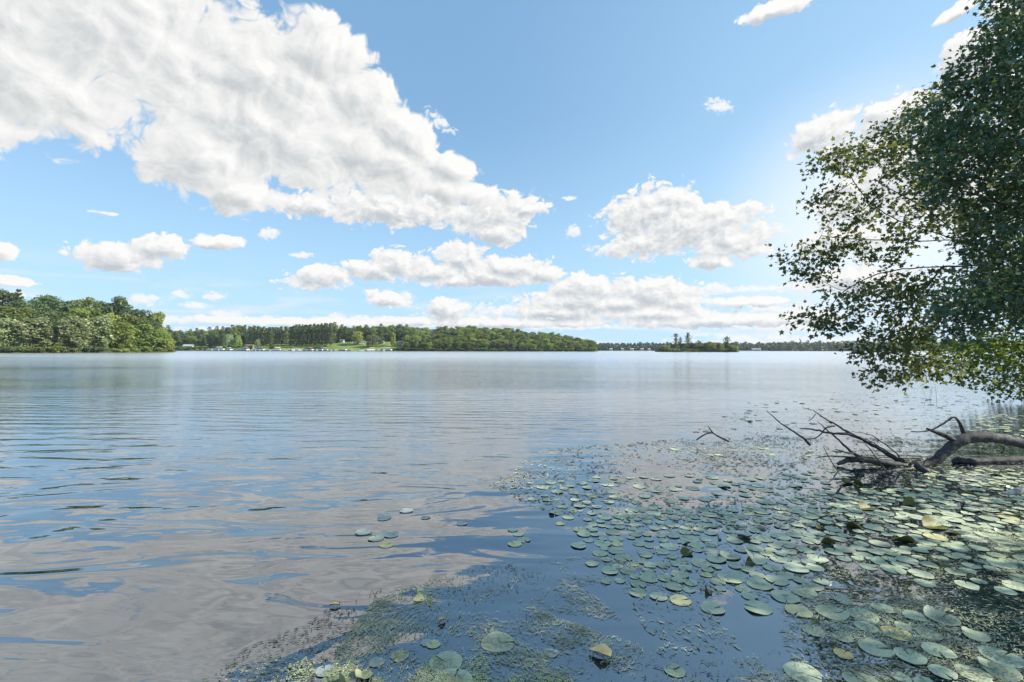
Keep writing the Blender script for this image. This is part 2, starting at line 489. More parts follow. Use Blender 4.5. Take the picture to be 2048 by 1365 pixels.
# ------------------------------------------------------------------ water
def water_mat():
    m, g, out = new_mat('lake water')
    geo = g.n('ShaderNodeNewGeometry')
    pos = geo.outputs['Position']
    sp = g.n('ShaderNodeSeparateXYZ'); g.put(sp.inputs[0], pos)
    X, Y = sp.outputs[0], sp.outputs[1]
    far = g.ramp(Y, 5.0, 22.0)                                # the wind reaches the water beyond the weeds
    calm = g.noise(g.mapping(pos, scale=(0.035, 0.09, 1)), 1.0, 3, 0.55, 0.4, '2D')
    calm = g.ramp(calm, 0.32, 0.62, 0.45, 1.15)
    # swell: long, bent, oily-smooth folds
    a = g.noise(g.mapping(pos, (5.7, 9.1, 0), (0, 0, RAD(-9)), (0.42, 1.05, 1)), 0.85, 2.0, 0.40, 1.1, '2D')
    a2 = g.noise(g.mapping(pos, (7.3, 2.2, 0), (0, 0, RAD(6)), (0.55, 1.7, 1)), 1.15, 1.5, 0.38, 1.1, '2D')
    # ripples
    b = g.noise(g.mapping(pos, (0, 0, 0), (0, 0, RAD(4)), (0.36, 1.8, 1)), 2.5, 3, 0.52, 0.5, '2D')
    c = g.noise(g.mapping(pos, (0, 0, 0), (0, 0, RAD(-12)), (0.6, 1.3, 1)), 8.0, 3, 0.55, 0.2, '2D')
    wv = g.n('ShaderNodeTexWave', wave_type='BANDS', bands_direction='Y', wave_profile='SIN')
    g.put(wv.inputs['Vector'], g.mapping(pos, (0, 0, 0), (0, 0, RAD(3)), (1, 1, 1)))
    wv.inputs['Scale'].default_value = 0.55; wv.inputs['Distortion'].default_value = 5.5
    wv.inputs['Detail'].default_value = 2; wv.inputs['Detail Scale'].default_value = 0.35
    weedy = g.math('MULTIPLY', g.ramp(X, -1.0, 1.6), g.ramp(Y, 5.5, 9.0, 1.0, 0.0))     # still water among the pads
    still = g.math('SUBTRACT', 1.0, g.math('MULTIPLY', weedy, 0.78))
    h = g.math('MULTIPLY', a, g.ramp(Y, 4.5, 12.0, 0.046, 0.013))
    h = g.math('MULTIPLY_ADD', a2, g.ramp(Y, 4.0, 11.0, 0.023, 0.007), h)
    h = g.math('MULTIPLY_ADD', wv.outputs['Fac'], g.ramp(Y, 4, 9, 0.0, 0.005), h)
    h = g.math('MULTIPLY_ADD', b, g.ramp(Y, 3.5, 15.0, 0.0014, 0.019), h)
    h = g.math('MULTIPLY_ADD', c, g.ramp(Y, 4.0, 26.0, 0.0004, 0.010), h)
    h = g.math('MULTIPLY_ADD', c, g.ramp(Y, 18.0, 90.0, 0.0, 0.028), h)
    h = g.math('MULTIPLY', h, g.math('MULTIPLY', still, calm))
    nrm = bump(g, h, 1.0)
    murk = g.noise(pos, 0.3, 4, 0.6)
    deep = g.mix(murk, (0.008, 0.019, 0.030), (0.018, 0.032, 0.038))
    df = g.n('ShaderNodeBsdfDiffuse'); g.put(df.inputs[0], deep)
    gl = g.n('ShaderNodeBsdfGlossy'); g.put(gl.inputs['Roughness'], g.ramp(Y, 4.0, 120.0, 0.022, 0.22, False))
    g.put(gl.inputs['Normal'], nrm); gl.inputs['Color'].default_value = (0.98, 0.99, 1.0, 1)
    lw = g.n('ShaderNodeFresnel'); lw.inputs['IOR'].default_value = 2.1
    fac = g.math('MULTIPLY_ADD', lw.outputs[0], 0.95, 0.15, clamp=True)
    ms = g.n('ShaderNodeMixShader'); g.put(ms.inputs[0], fac)
    g.put(ms.inputs[1], df.outputs[0]); g.put(ms.inputs[2], gl.outputs[0])
    g.put(out.inputs[0], ms.outputs[0])
    return m
M['water'] = water_mat()
o = put('water', raw_mesh('water', [(-2600, -60, 0), (2600, -60, 0), (2600, 1500, 0), (-2600, 1500, 0)], [(0, 1, 2, 3)], M['water']))
tag(o, kind='structure')

# ------------------------------------------------------------------ land
def lerp_table(t, x):
    xs = [p[0] for p in t]; ys = [p[1] for p in t]
    return float(np.interp(x, xs, ys))

def smooth(t):
    t = max(0.0, min(1.0, t)); return t * t * (3 - 2 * t)

def strip_land(name, cols, prof, mat, seed=1):
    """cols: list of (x, y_shore, height); prof: list of (metres inland, share of height)"""
    rng = random.Random(seed)
    V, F = [], []
    k = len(prof)
    for (x, ys, H, sc) in cols:
        for (dd, s) in prof:
            V.append((x + x / max(ys, 1) * dd * sc, ys + dd * sc, s * H + (rng.uniform(-0.15, 0.15) if dd > 1 else 0) - (0.6 if dd <= 0 else 0)))
    for i in range(len(cols) - 1):
        for j in range(k - 1):
            F.append((i * k + j, (i + 1) * k + j, (i + 1) * k + j + 1, i * k + j + 1))
    o = put(name, raw_mesh(name, V, F, mat, True)); tag(o, kind='structure')
    return o

# the wooded point on the left
POINT_SHORE = [(-700, 175), (-300, 190), (0, 203), (150, 222), (260, 245), (330, 268), (352, 282)]
POINT_H = [(-700, 12), (0, 11), (120, 9.5), (220, 8), (290, 5), (330, 2), (352, 0.4)]
PROF = [(-2, 0), (0, 0.02), (2, 0.08), (12, 0.2), (30, 0.62), (50, 0.95), (75, 1.0), (110, 0.9), (160, 0.2), (190, -0.1)]
def point_h(px, dd):
    return lerp_table(POINT_H, px) * lerp_table(PROF, dd)
cols = []
for i in range(61):
    px = -700 + 1052 * i / 60
    Y = lerp_table(POINT_SHORE, px) + 1.5 * math.sin(i * 1.9)
    cols.append(((px - CX) / FPX * Y, Y, lerp_table(POINT_H, px), 1.0 if px < 250 else max(0.06, (352 - px) / 102)))
strip_land('point_hill', cols, PROF, M['forest_floor'], 2)

# the shore across the lake
MID_Y = 480.0
MID_H = [(200, 6), (340, 6.5), (420, 7), (500, 7.5), (640, 8.5), (700, 10.5), (800, 11), (860, 13), (930, 16.5), (1000, 15.5), (1050, 12), (1100, 8), (1150, 4.5), (1185, 1.5), (1197, 0.4)]
MPROF = [(-2, 0), (0, 0.03), (2, 0.11), (20, 0.42), (45, 0.95), (70, 1.0), (120, 1.05), (200, 0.8), (240, -0.1)]
def mid_y(px): return MID_Y + 30 * smooth((520 - px) / 250) + 12 * smooth((px - 1050) / 150)
def mid_h(px, dd): return lerp_table(MID_H, px) * lerp_table(MPROF, dd)
cols = []
for i in range(91):
    px = 150 + 1047 * i / 90
    Y = mid_y(px) + 1.2 * math.sin(i * 2.1)
    cols.append(((px - CX) / FPX * Y, Y, lerp_table(MID_H, px), 1.0 if px < 1130 else max(0.08, (1197 - px) / 67)))
strip_land('shore_hill', cols, MPROF, M['lawn'], 3)

# the small island
ISL_Y = 415.0
cols = []
for i in range(25):
    px = 1310 + 168 * i / 24
    t = math.sin(math.pi * i / 24)
    cols.append(((px - CX) / FPX * (ISL_Y + 6 * (1 - t)), ISL_Y + 6 * (1 - t), 0.9, max(0.1, t)))
strip_land('island_ground', cols, [(-1, 0), (0, 0.2), (2, 0.8), (8, 1.2), (16, 0.8), (18, -0.3)], M['forest_floor'], 4)

# the far shore on the right and all round behind
FAR_Y = 860.0
cols = []
for i in range(81):
    px = -1500 + 5000 * i / 80
    Y = FAR_Y + 25 * math.sin(i * 0.9) + (320 if px < 1150 else 0)
    cols.append(((px - CX) / FPX * Y, Y, 7 + 3 * math.sin(i * 0.37), 1.0))
strip_land('far_hills', cols, [(-3, 0), (0, 0.05), (15, 0.3), (80, 1.0), (200, 1.5), (400, 1.6), (520, 1.0)], M['forest_floor'], 5)

# the bank underfoot and along the right, outside the picture
V, F = [], []
edge = [(-40, 1.0), (-8, 1.05), (-2, 0.95), (1.5, 0.9), (3.6, 1.6), (6.5, 4.2), (9.5, 7.4), (12.5, 10.2), (17.8, 14.6), (21.8, 19.0), (27, 24), (40, 34), (70, 60), (120, 95)]
for i, (x, y) in enumerate(edge):
    nx, ny = (0.0, -1.0) if i < 3 else (0.72, -0.69)
    for (dd, z) in ((-0.5, -0.4), (0, 0.0), (0.5, 0.16), (2.5, 0.3), (10, 0.7), (45, 2.5)):
        V.append((x + nx * dd, y + ny * dd, z))
for i in range(len(edge) - 1):
    for j in range(5):
        F.append((i * 6 + j, i * 6 + j + 1, (i + 1) * 6 + j + 1, (i + 1) * 6 + j))
tag(put('bank_ground', raw_mesh('bank_ground', V, F, M['bank'], True)), kind='structure')

# ------------------------------------------------------------------ far trees: prototypes
def frames(nrm, rng):
    """two unit vectors across each normal, turned at random"""
    n = nrm / np.maximum(np.linalg.norm(nrm, axis=1, keepdims=True), 1e-6)
    r = rng.normal(size=n.shape)
    a = np.cross(n, r); a /= np.maximum(np.linalg.norm(a, axis=1, keepdims=True), 1e-6)
    return a, np.cross(n, a), n

def clump_quads(pts, nrm, size, rng, aspect=0.8):
    a, b, n = frames(nrm, rng)
    s = size[:, None]
    q = np.stack([pts - a * s * 0.6, pts - b * s * aspect * 0.5 + n * s * 0.12, pts + a * s * 0.6, pts + b * s * aspect * 0.5 - n * s * 0.1], axis=1)
    return q.reshape(-1, 3)

def lobes_crown(rng, lobes, n, size, out_bias=0.75):
    """lobes: rows (x, y, z, rx, ry, rz); leaf sprays spread through the outer half of every lobe"""
    L = np.asarray(lobes)
    w = (L[:, 3] * L[:, 5]) ** 1.0; w /= w.sum()
    idx = rng.choice(len(L), n, p=w)
    d = rng.normal(size=(n, 3)); d[:, 2] += 0.25
    d /= np.linalg.norm(d, axis=1, keepdims=True)
    rad = 1.0 - 0.55 * rng.random(n) ** 1.8 + 0.10 * rng.normal(size=n)
    p = L[idx, :3] + d * L[idx, 3:6] * rad[:, None]
    nr = d * out_bias + rng.normal(size=(n, 3)) * 0.55 + np.array([0, 0, 0.35])
    s = size * (0.55 + 0.9 * rng.random(n))
    return clump_quads(p, nr, s, rng)

def trunk_mesh(name, H, r, mat, seed, limbs=4, spread=0.25, start=0.35):
    rg = random.Random(seed)
    mb = MB()
    pts = [(0, 0, -1.0), (rg.uniform(-.1, .1), 0, H * 0.3), (rg.uniform(-.3, .3), rg.uniform(-.3, .3), H * 0.6), (rg.uniform(-.4, .4), 0, H * 0.92)]
    mb.tube(pts, [r * 1.2, r, r * 0.6, r * 0.12], 6)
    for i in range(limbs):
        z = H * (start + (0.85 - start) * i / max(1, limbs))
        a = rg.uniform(0, 6.28); l = H * spread * (1.1 - 0.5 * i / max(1, limbs))
        mb.tube([(0, 0, z), (math.cos(a) * l * .5, math.sin(a) * l * .5, z + l * .35), (math.cos(a) * l, math.sin(a) * l, z + l * .8)], [r * .45, r * .3, r * .06], 5)
    return mb.mesh(name, mat, True)

def make_broad(seed, H=15.0, wid=5.2, n=3600, size=0.60, vertical=False):
    rng = np.random.default_rng(seed)
    lobes = [(0, 0, H * 0.55, wid * 0.60, wid * 0.60, H * 0.30)]
    k = 17
    for i in range(k):
        t = (i + 0.5) / k
        z = H * (0.14 + 0.72 * t)
        env = wid * (0.34 + 0.66 * math.sin(math.pi * (0.14 + 0.72 * t)))
        a = i * 2.4 + rng.uniform(-0.6, 0.6)
        rr = env * rng.uniform(0.55, 0.88)
        s = wid * rng.uniform(0.27, 0.46)
        if vertical:
            lobes.append((math.cos(a) * rr, math.sin(a) * rr, z, s * 0.75, s * 0.75, s * 1.15))
        else:
            lobes.append((math.cos(a) * rr, math.sin(a) * rr, z, s, s, s * rng.uniform(0.6, 0.85)))
    for j in range(3):
        lobes.append((rng.uniform(-.35, .35) * wid, rng.uniform(-.35, .35) * wid, H * rng.uniform(0.82, 0.91), wid * .36, wid * .36, H * .09))
    q = lobes_crown(rng, lobes, n, size)
    return poly_mesh('crown', q, 4, M['broad'])

def make_pine(seed, H=20.0, n=2200, size=0.62, bare=0.16, wid=2.9, ragged=0.4):
    """whorls of flat boughs round a straight stem"""
    rng = np.random.default_rng(seed)
    P_, N_ = [], []
    tiers = 13
    for i in range(tiers):
        t = i / (tiers - 1)
        z0 = H * (bare + (1 - bare) * t)
        L = wid * (1.0 - 0.60 * t ** 3) * (1 + ragged * rng.uniform(-1, 1))
        nb = int(rng.integers(4, 7))
        a0 = rng.uniform(0, 6.28)
        for b in range(nb):
            a = a0 + 6.28 * b / nb + rng.uniform(-.35, .35)
            l = L * rng.uniform(0.6, 1.1)
            m = max(6, int(n / (tiers * 5.2)))
            s = rng.random(m) ** 0.7
            side = rng.normal(size=m) * 0.22 * l * (1.15 - s)
            x = math.cos(a) * l * s - math.sin(a) * side
            y = math.sin(a) * l * s + math.cos(a) * side
            z = z0 + l * (0.10 * s + 0.15 * s * s) + rng.normal(size=m) * 0.24
            P_.append(np.stack([x, y, z], 1))
            N_.append(np.stack([np.cos(a) * 0.3 + rng.normal(size=m) * .5, np.sin(a) * 0.3 + rng.normal(size=m) * .5, 0.8 + rng.normal(size=m) * .4], 1))
    p, nr = np.concatenate(P_), np.concatenate(N_)
    return poly_mesh('crown', clump_quads(p, nr, size * (0.6 + 0.8 * rng.random(len(p))), rng), 4, M['pine'])

def make_willow(seed, H=11.0, wid=5.5, n=3200):
    rng = np.random.default_rng(seed)
    P_, N_ = [], []
    for i in range(120):
        a = rng.uniform(0, 6.28); r = wid * math.sqrt(rng.random()) * 0.95
        top = H * (0.98 - 0.42 * (r / wid) ** 2) * rng.uniform(0.86, 1.04)
        ln = top * rng.uniform(0.30, 0.75)
        m = n // 120
        s = rng.random(m)
        x = math.cos(a) * r * (1 + 0.08 * s) + rng.normal(size=m) * .22
        y = math.sin(a) * r * (1 + 0.08 * s) + rng.normal(size=m) * .22
        z = top - ln * s
        P_.append(np.stack([x, y, z], 1))
        N_.append(np.stack([math.cos(a) + rng.normal(size=m) * .5, math.sin(a) + rng.normal(size=m) * .5, 0.4 + rng.normal(size=m) * .4], 1))
    p, nr = np.concatenate(P_), np.concatenate(N_)
    return poly_mesh('crown', clump_quads(p, nr, 0.6 * (0.6 + 0.8 * rng.random(len(p))), rng, 0.6), 4, M['light'])

def make_shrub(seed, H=3.0, wid=2.6, n=700, size=0.45):
    rng = np.random.default_rng(seed)
    lobes = []
    for i in range(9):
        a = rng.uniform(0, 6.28); r = wid * rng.uniform(0, 0.8)
        s = wid * rng.uniform(0.3, 0.5)
        lobes.append((math.cos(a) * r, math.sin(a) * r, H * rng.uniform(0.2, 0.7), s, s, H * rng.uniform(.22, .36)))
    return poly_mesh('shrub', lobes_crown(rng, lobes, n, size), 4, M['broad'])

CROWN = {
    'broad': [make_broad(s, 15, w) for s, w in ((11, 5.4), (12, 4.8), (13, 6.0), (14, 5.0), (15, 5.7))],
    'maple': [make_broad(s, 15, 4.8, 4200, 0.6, True) for s in (21, 22, 23)],
    'pine': [make_pine(s) for s in (31, 32, 33, 34)],
    'ragged': [make_pine(s, 20, 900, 0.75, 0.38, 3.6, 0.75) for s in (41, 42, 43)],
    'spruce': [make_pine(51, 20, 3200, 0.55, 0.08, 3.4, 0.12)],
    'willow': [make_willow(61)],
}
TRUNK = {
    'broad': [trunk_mesh('trunk', 13.5, 0.30, M['bark'], s) for s in (1, 2)],
    'maple': [trunk_mesh('trunk', 13, 0.28, M['bark'], 3, 6, 0.2, 0.2)],
    'pine': [trunk_mesh('trunk', 20, 0.24, M['bark'], 4, 0), trunk_mesh('trunk', 20, 0.22, M['pale_bark'], 5, 0)],
    'ragged': [trunk_mesh('trunk', 20, 0.26, M['bark'], 6, 0)],
    'spruce': [trunk_mesh('trunk', 19.5, 0.22, M['bark'], 7, 0)],
    'willow': [trunk_mesh('trunk', 9, 0.4, M['bark'], 8, 5, 0.4, 0.15)],
}
BASEH = {'broad': 15.0, 'maple': 15.0, 'pine': 20.0, 'ragged': 20.0, 'spruce': 20.0, 'willow': 11.0}
NAME = {'broad': 'broadleaf_tree', 'maple': 'silver_maple_tree', 'pine': 'pine_tree', 'ragged': 'pine_tree', 'spruce': 'spruce_tree', 'willow': 'willow_tree'}
CAT = {'broad': 'tree', 'maple': 'tree', 'pine': 'pine tree', 'ragged': 'pine tree', 'spruce': 'spruce tree', 'willow': 'willow tree'}
rt = random.Random(77)

def tree(kind, loc, H, mat, label, group=None, wide=1.0, var=None, name=None):
    r = empty(name or NAME[kind], loc, rt.uniform(0, 6.28))
    s = H / BASEH[kind]
    w = s * wide
    r.scale = (w, w, s)
    tag(r, label, CAT[kind], group)
    cm = CROWN[kind][(var if var is not None else rt.randrange(99)) % len(CROWN[kind])]
    c = put('crown', cm, r)
    c.material_slots[0].link = 'OBJECT'; c.material_slots[0].material = M[mat]
    tm = TRUNK[kind][rt.randrange(len(TRUNK[kind]))]
    put('trunk', tm, r)
    return r

SHRUB = [make_shrub(s) for s in (71, 72, 73)]
def shrub(loc, H, mat, label, group=None, wide=1.0):
    o = put('shrub', SHRUB[rt.randrange(3)], None, loc)
    o.rotation_euler = (0, 0, rt.uniform(0, 6.28)); s = H / 3.0; o.scale = (s * wide, s * wide, s)
    o.material_slots[0].link = 'OBJECT'; o.material_slots[0].material = M[mat]
    return tag(o, label, 'shrub', group)

# --- the wooded point on the left: (column, row of the top, inland, kind, foliage, width, label)
def point_tree(px, top, dd, kind, mat, wpx, label, group=None, var=None):
    Y = lerp_table(POINT_SHORE, px) + dd
    z = point_h(px, dd) - 0.3
    ztop = CAM_H + (yh(px) - top) / FPX * Y
    H = ztop - z
    base_w = {'broad': 5.4, 'maple': 4.9, 'pine': 2.7, 'ragged': 3.6, 'spruce': 3.5, 'willow': 5.5}[kind]
    wide = (wpx / 2 / FPX * Y) / (base_w * 0.92 * H / BASEH[kind])
    return tree(kind, at(px, Y=Y, z=z), H, mat, label, group, wide, var)

G1 = 'trees on the wooded point on the left'
PT = [
    (14, 636, 5, 'maple', 'silver', 60, 'pale silvery waterside tree cut by the left edge of the photo'),
    (62, 634, 4, 'maple', 'silver', 74, 'broad pale silvery tree over the water, largest on the wooded point'),
    (112, 652, 6, 'maple', 'silver', 34, 'small pale silvery tree in the dark gap between two larger waterside trees'),
    (146, 634, 5, 'maple', 'silver', 60, 'silvery tree over the water just right of the dark gap in the shore trees'),
    (192, 630, 6, 'maple', 'silver', 58, 'tallest pale silvery waterside tree, midway along the wooded point'),
    (240, 643, 6, 'maple', 'light', 52, 'green silvery waterside tree below the yellow-green crown'),
    (284, 648, 7, 'broad', 'broad', 58, 'mid green bushy tree on the right part of the wooded point shore'),
    (316, 655, 5, 'broad', 'light', 40, 'light green tree close to the tip of the wooded point'),
    (334, 674, 3, 'broad', 'yellow', 26, 'low yellowish tree at the very tip of the wooded point'),
    (4, 576, 45, 'broad', 'dark', 60, 'tall dark tree cut by the left edge, rising highest on the point'),
    (35, 582, 40, 'spruce', 'pine', 22, 'pointed dark conifer rising between rounded trees on the point'),
    (46, 602, 30, 'broad', 'dark', 66, 'dark rounded tree in front of the pointed conifer'),
    (88, 586, 42, 'broad', 'dark', 62, 'spreading dark tree with open airy top above the skyline of the point'),
    (132, 597, 40, 'broad', 'dark', 52, 'dark tree right of the airy spreading crown on the point skyline'),
    (166, 594, 42, 'broad', 'broad', 54, 'round olive green crown at the middle of the point skyline'),
    (202, 600, 42, 'broad', 'dark', 48, 'dark flat-topped tree between the olive crown and the skyline bump'),
    (236, 591, 36, 'broad', 'dark', 46, 'brownish green tree making a bump on the right of the point skyline'),
    (280, 615, 24, 'broad', 'dark', 50, 'dark grey-green tree stepping down the right of the point skyline'),
    (312, 620, 16, 'broad', 'light', 36, 'tall thin-topped light tree at the right end of the point skyline'),
    (98, 620, 26, 'broad', 'dark', 64, 'dark tree filling the hollow behind the two broad silvery trees'),
    (160, 612, 26, 'broad', 'light', 56, 'bright green crown half way up the wooded point'),
    (226, 626, 20, 'broad', 'yellow', 38, 'yellow-green crown half way up the point, right of the bright one'),
    (20, 610, 26, 'broad', 'broad', 60, 'mid green tree above the leftmost silvery crowns'),
    (196, 616, 24, 'broad', 'broad', 46, 'grey green tree squeezed beside the bright green crown on the point'),
    (262, 628, 14, 'broad', 'broad', 46, 'green tree right of the yellow-green crown on the point'),
    (300, 640, 10, 'broad', 'dark', 40, 'dark tree low behind the light trees near the tip of the point'),
]
for i, (px, top, dd, k, mat, w, lab) in enumerate(PT):
    point_tree(px, top, dd, k, mat, w, lab, G1, i)
for i in range(18):
    px = -20 + 358 * i / 17 + rt.uniform(-5, 5)
    Y = lerp_table(POINT_SHORE, px) + 1.2
    shrub(at(px, Y=Y, z=0.1), rt.uniform(2.0, 4.0), 'light' if px > 240 else rt.choice(['broad', 'dark', 'light']),
          'low green shrub at the waterline under the trees of the wooded point', 'shrubs at the foot of the wooded point', 1.3)

# --- the shore across the lake
def mid_tree(px, dd, kind, mat, H, label, group, wide=1.0, var=None):
    Y = mid_y(px) + dd
    return tree(kind, at(px, Y=Y, z=mid_h(px, dd) - 0.3), H, mat, label, group, wide, var)

def mid_top(px, dd, top):
    Y = mid_y(px) + dd
    return CAM_H + (yh(px) - top) / FPX * Y - mid_h(px, dd) + 0.3

SKY_TOP = [(330, 652), (346, 654), (370, 661), (390, 654), (420, 654), (455, 651), (470, 650), (500, 653), (540, 656), (580, 652), (620, 649), (660, 648), (668, 646), (700, 650), (740, 648), (765, 650), (790, 647),
           (830, 651), (860, 655), (900, 651), (940, 650), (965, 652), (1000, 651), (1040, 656), (1060, 662), (1095, 662), (1130, 668), (1160, 673), (1190, 679), (1197, 690)]
def in_row(x0, x1, step):
    x = x0
    while x < x1:
        yield x + rt.uniform(-0.3, 0.3) * step
        x += step
# mixed wood on the left of the far shore
for dd, step, dt in ((26, 16, 10), (44, 15, 3), (62, 14, 0)):
    for px in in_row(322, 502, step):
        H = mid_top(px, dd, lerp_table(SKY_TOP, px) + dt + rt.uniform(-1, 5))
        k = rt.choice(['broad', 'pine', 'broad', 'spruce'])
        mid_tree(px, dd, k, 'pine' if k != 'broad' else rt.choice(['dark', 'dark', 'broad']), H, {'broad': 'dark broadleaf tree in the mixed wood behind the left-hand boats', 'pine': 'dark pine in the mixed wood behind the left-hand boats', 'spruce': 'dark pointed conifer in the mixed wood behind the left-hand boats'}[k], 'mixed wood behind the left-hand boats', 1.25 if k != 'broad' else 0.95)
# the pine plantation
for dd, step in ((22, 10), (34, 8), (48, 8), (60, 9)):
    for px in in_row(500, 664, step):
        H = mid_top(px, dd, lerp_table(SKY_TOP, px) + rt.uniform(-0.5, 4))
        if 545 < px < 590 and dd < 30: continue
        mid_tree(px, dd, 'pine', 'pine', H, 'tall straight pine in the dense pine stand above the boats', 'pine stand above the boats', 1.05)
# trees behind the lawn
for dd, step, dt in ((56, 13, 2), (72, 13, 0)):
    for px in in_row(668, 822, step):
        H = mid_top(px, dd, lerp_table(SKY_TOP, px) + dt + rt.uniform(-0.5, 5))
        k = rt.choice(['broad', 'broad', 'spruce', 'pine'])
        mid_tree(px, dd, k, 'pine' if k != 'broad' else rt.choice(['dark', 'broad', 'broad']), H, {'broad': 'broadleaf tree in the row at the top of the lawn', 'pine': 'pine in the row at the top of the lawn', 'spruce': 'pointed conifer in the row at the top of the lawn'}[k], 'trees at the top of the lawn', 1.3 if k != 'broad' else 0.9)
# the wooded hill
for dd, step, dt in ((4, 14, 30), (13, 14, 23), (24, 13, 16), (36, 13, 10), (50, 13, 5), (66, 12, 0)):
    for px in in_row(818, 1190, step):
        lim = 1197 - px
        d2 = dd * min(1.0, max(0.10, lim / 67))
        top = lerp_table(SKY_TOP, px)
        wt = 702 - top
        row = top + dt * wt / 50 + rt.uniform(-0.8, 4.5)
        H = mid_top(px, d2, row)
        if H < 5: H = rt.uniform(5, 8)
        H = min(H, 18)
        mat = rt.choice(['broad', 'broad', 'light', 'dark', 'light', 'broad', 'russet' if rt.random() < .5 else 'light', 'yellow' if rt.random() < .25 else 'broad'])
        lab = {'broad': 'mid green tree', 'light': 'light green tree', 'dark': 'dark green tree', 'russet': 'greyish brown tinged tree', 'yellow': 'yellowing tree'}[mat] + ' on the wooded hill across the lake'
        mid_tree(px, d2, 'broad', mat, H, lab, 'trees of the wooded hill', 1.30 * min(1.3, max(0.85, 12 / H)))
# deeper in the wood, behind the stands
for dd, step, dt in ((84, 12, 5), (100, 12, 9)):
    for px in in_row(316, 832, step):
        H = mid_top(px, dd, lerp_table(SKY_TOP, px) + dt + rt.uniform(0, 5))
        mid_tree(px, dd, 'broad', 'dark', max(6, H), 'dark broadleaf tree deep in the wood behind the boats and lawn', 'trees deep in the wood behind the boats', 1.45)
for px in in_row(330, 830, 8):
    dd = rt.uniform(58, 64) if px > 660 else rt.uniform(40, 70)
    shrub(at(px, Y=mid_y(px) + dd, z=mid_h(px, dd) - .2), rt.uniform(2.5, 4.5), rt.choice(['dark', 'broad', 'dark']), 'dark undergrowth bush between the stems of the wood behind the boats', 'undergrowth of the wood behind the boats', 1.5)
# single trees that stand out
def one(px, top, dd, kind, mat, wpx, label, name=None):
    Y = mid_y(px) + dd
    H = mid_top(px, dd, top)
    bw = {'broad': 5.4, 'maple': 4.9, 'pine': 2.7, 'ragged': 3.6, 'spruce': 3.5, 'willow': 5.5}[kind]
    return mid_tree(px, dd, kind, mat, H, label, None, (wpx / 2 / FPX * Y) / (bw * 1.1 * H / BASEH[kind]))
one(458, 666, 5, 'willow', 'silver', 26, 'pale willow on the water edge behind the left-hand boats')
one(476, 668, 5, 'willow', 'light', 18, 'yellow-green willow close to the right of the pale willow')
one(515, 678, 9, 'broad', 'silver', 12, 'small pale green tree in front of the pine stand')
one(573, 664, 8, 'ragged', 'pine', 12, 'single pine with pale bare stem in front of the pine stand')
one(715, 662, 30, 'broad', 'yellow', 26, 'bright yellow tree at the top of the lawn')
one(745, 669, 16, 'broad', 'russet', 27, 'rounded grey-brown tree standing on the lawn')
one(762, 649, 34, 'spruce', 'pine', 20, 'tall dark conifer at the lawn behind the grey-brown tree')
one(786, 664, 22, 'maple', 'yellow', 14, 'slim yellow-green tree on the right side of the lawn')
one(826, 670, 8, 'broad', 'light', 34, 'light green bush-like tree at the right end of the lawn')
for px, H in ((349, 5), (362, 5), (376, 4.5), (390, 4), (402, 3.2), (412, 2.6)):
    shrub(at(px, Y=mid_y(px) + 3, z=0.4), H, 'dark', 'dark bush on the bank left of the boats', 'dark bushes on the bank left of the boats', 1.3)
for px in (500, 522, 545, 628, 640, 652, 618):
    shrub(at(px, Y=mid_y(px) + 12, z=mid_h(px, 12)), rt.uniform(3, 4), 'broad', 'green bush on the bank under the pine stand', 'bushes under the pine stand', 1.4)
for px in in_row(784, 1192, 9):
    shrub(at(px, Y=mid_y(px) + 1.5, z=0.2), rt.uniform(2.6, 4.2), rt.choice(['dark', 'broad']), 'dark bush along the waterline of the wooded hill', 'bushes along the waterline of the wooded hill', 1.4)

# --- the island
GI = None
def isl(px, top, kind, mat, wpx, label, dd=7, group=None):
    Y = ISL_Y + dd
    z = 0.6
    H = CAM_H + (yh(px) - top) / FPX * Y - z
    bw = {'broad': 5.4, 'maple': 4.9, 'pine': 2.7, 'ragged': 3.9, 'spruce': 3.5, 'willow': 5.5}[kind]
    return tree(kind, at(px, Y=Y, z=z), H, mat, label, group, (wpx / 2 / FPX * Y) / (bw * H / BASEH[kind]))
isl(1352, 669, 'ragged', 'pine', 16, 'tall ragged pine, left one on the small island')
isl(1361, 675, 'ragged', 'pine', 11, 'thin ragged pine between the two tall pines on the island')
isl(1376, 667, 'ragged', 'pine', 16, 'tallest ragged pine near the middle of the small island')
isl(1397, 682, 'ragged', 'pine', 12, 'short scruffy pine right of the island pines', 5)
isl(1454, 674, 'ragged', 'pine', 20, 'ragged spreading pine on the right part of the island')
isl(1420, 683, 'broad', 'yellow', 22, 'round yellow-green tree in the middle of the island', 3)
isl(1439, 685, 'broad', 'light', 16, 'light yellow-green tree beside the right-hand island pine', 4)
isl(1330, 690, 'broad', 'yellow', 22, 'low rusty yellow tree at the left end of the island', 3)
isl(1468, 692, 'broad', 'yellow', 16, 'low bright yellow-green tree at the right end of the island', 3)
for px, top, mat in ((1344, 689, 'dark'), (1366, 687, 'broad'), (1386, 686, 'dark'), (1403, 688, 'broad'), (1433, 690, 'dark'), (1451, 688, 'dark'), (1461, 690, 'broad'), (1410, 686, 'dark')):
    isl(px, top, 'broad', mat, 20, 'low %s green tree in the undergrowth of the island' % ('dark' if mat == 'dark' else 'mid'), 9, 'low trees of the island')
for i in range(17):
    px = 1318 + 154 * i / 16
    shrub(at(px, Y=ISL_Y + 3.5, z=0.3), rt.uniform(2, 3.4), rt.choice(['dark', 'broad', 'dark', 'light']), 'low bush along the edge of the island', 'bushes along the edge of the island', 1.3)
mb = MB()
b0 = at(1405, Y=ISL_Y + 5, z=0.5)
rg = random.Random(5)
mb.tube([b0, b0 + Vector((0.3, 0, 5)), b0 + Vector((0.2, 0, 9.0))], [0.18, 0.12, 0.03], 5)
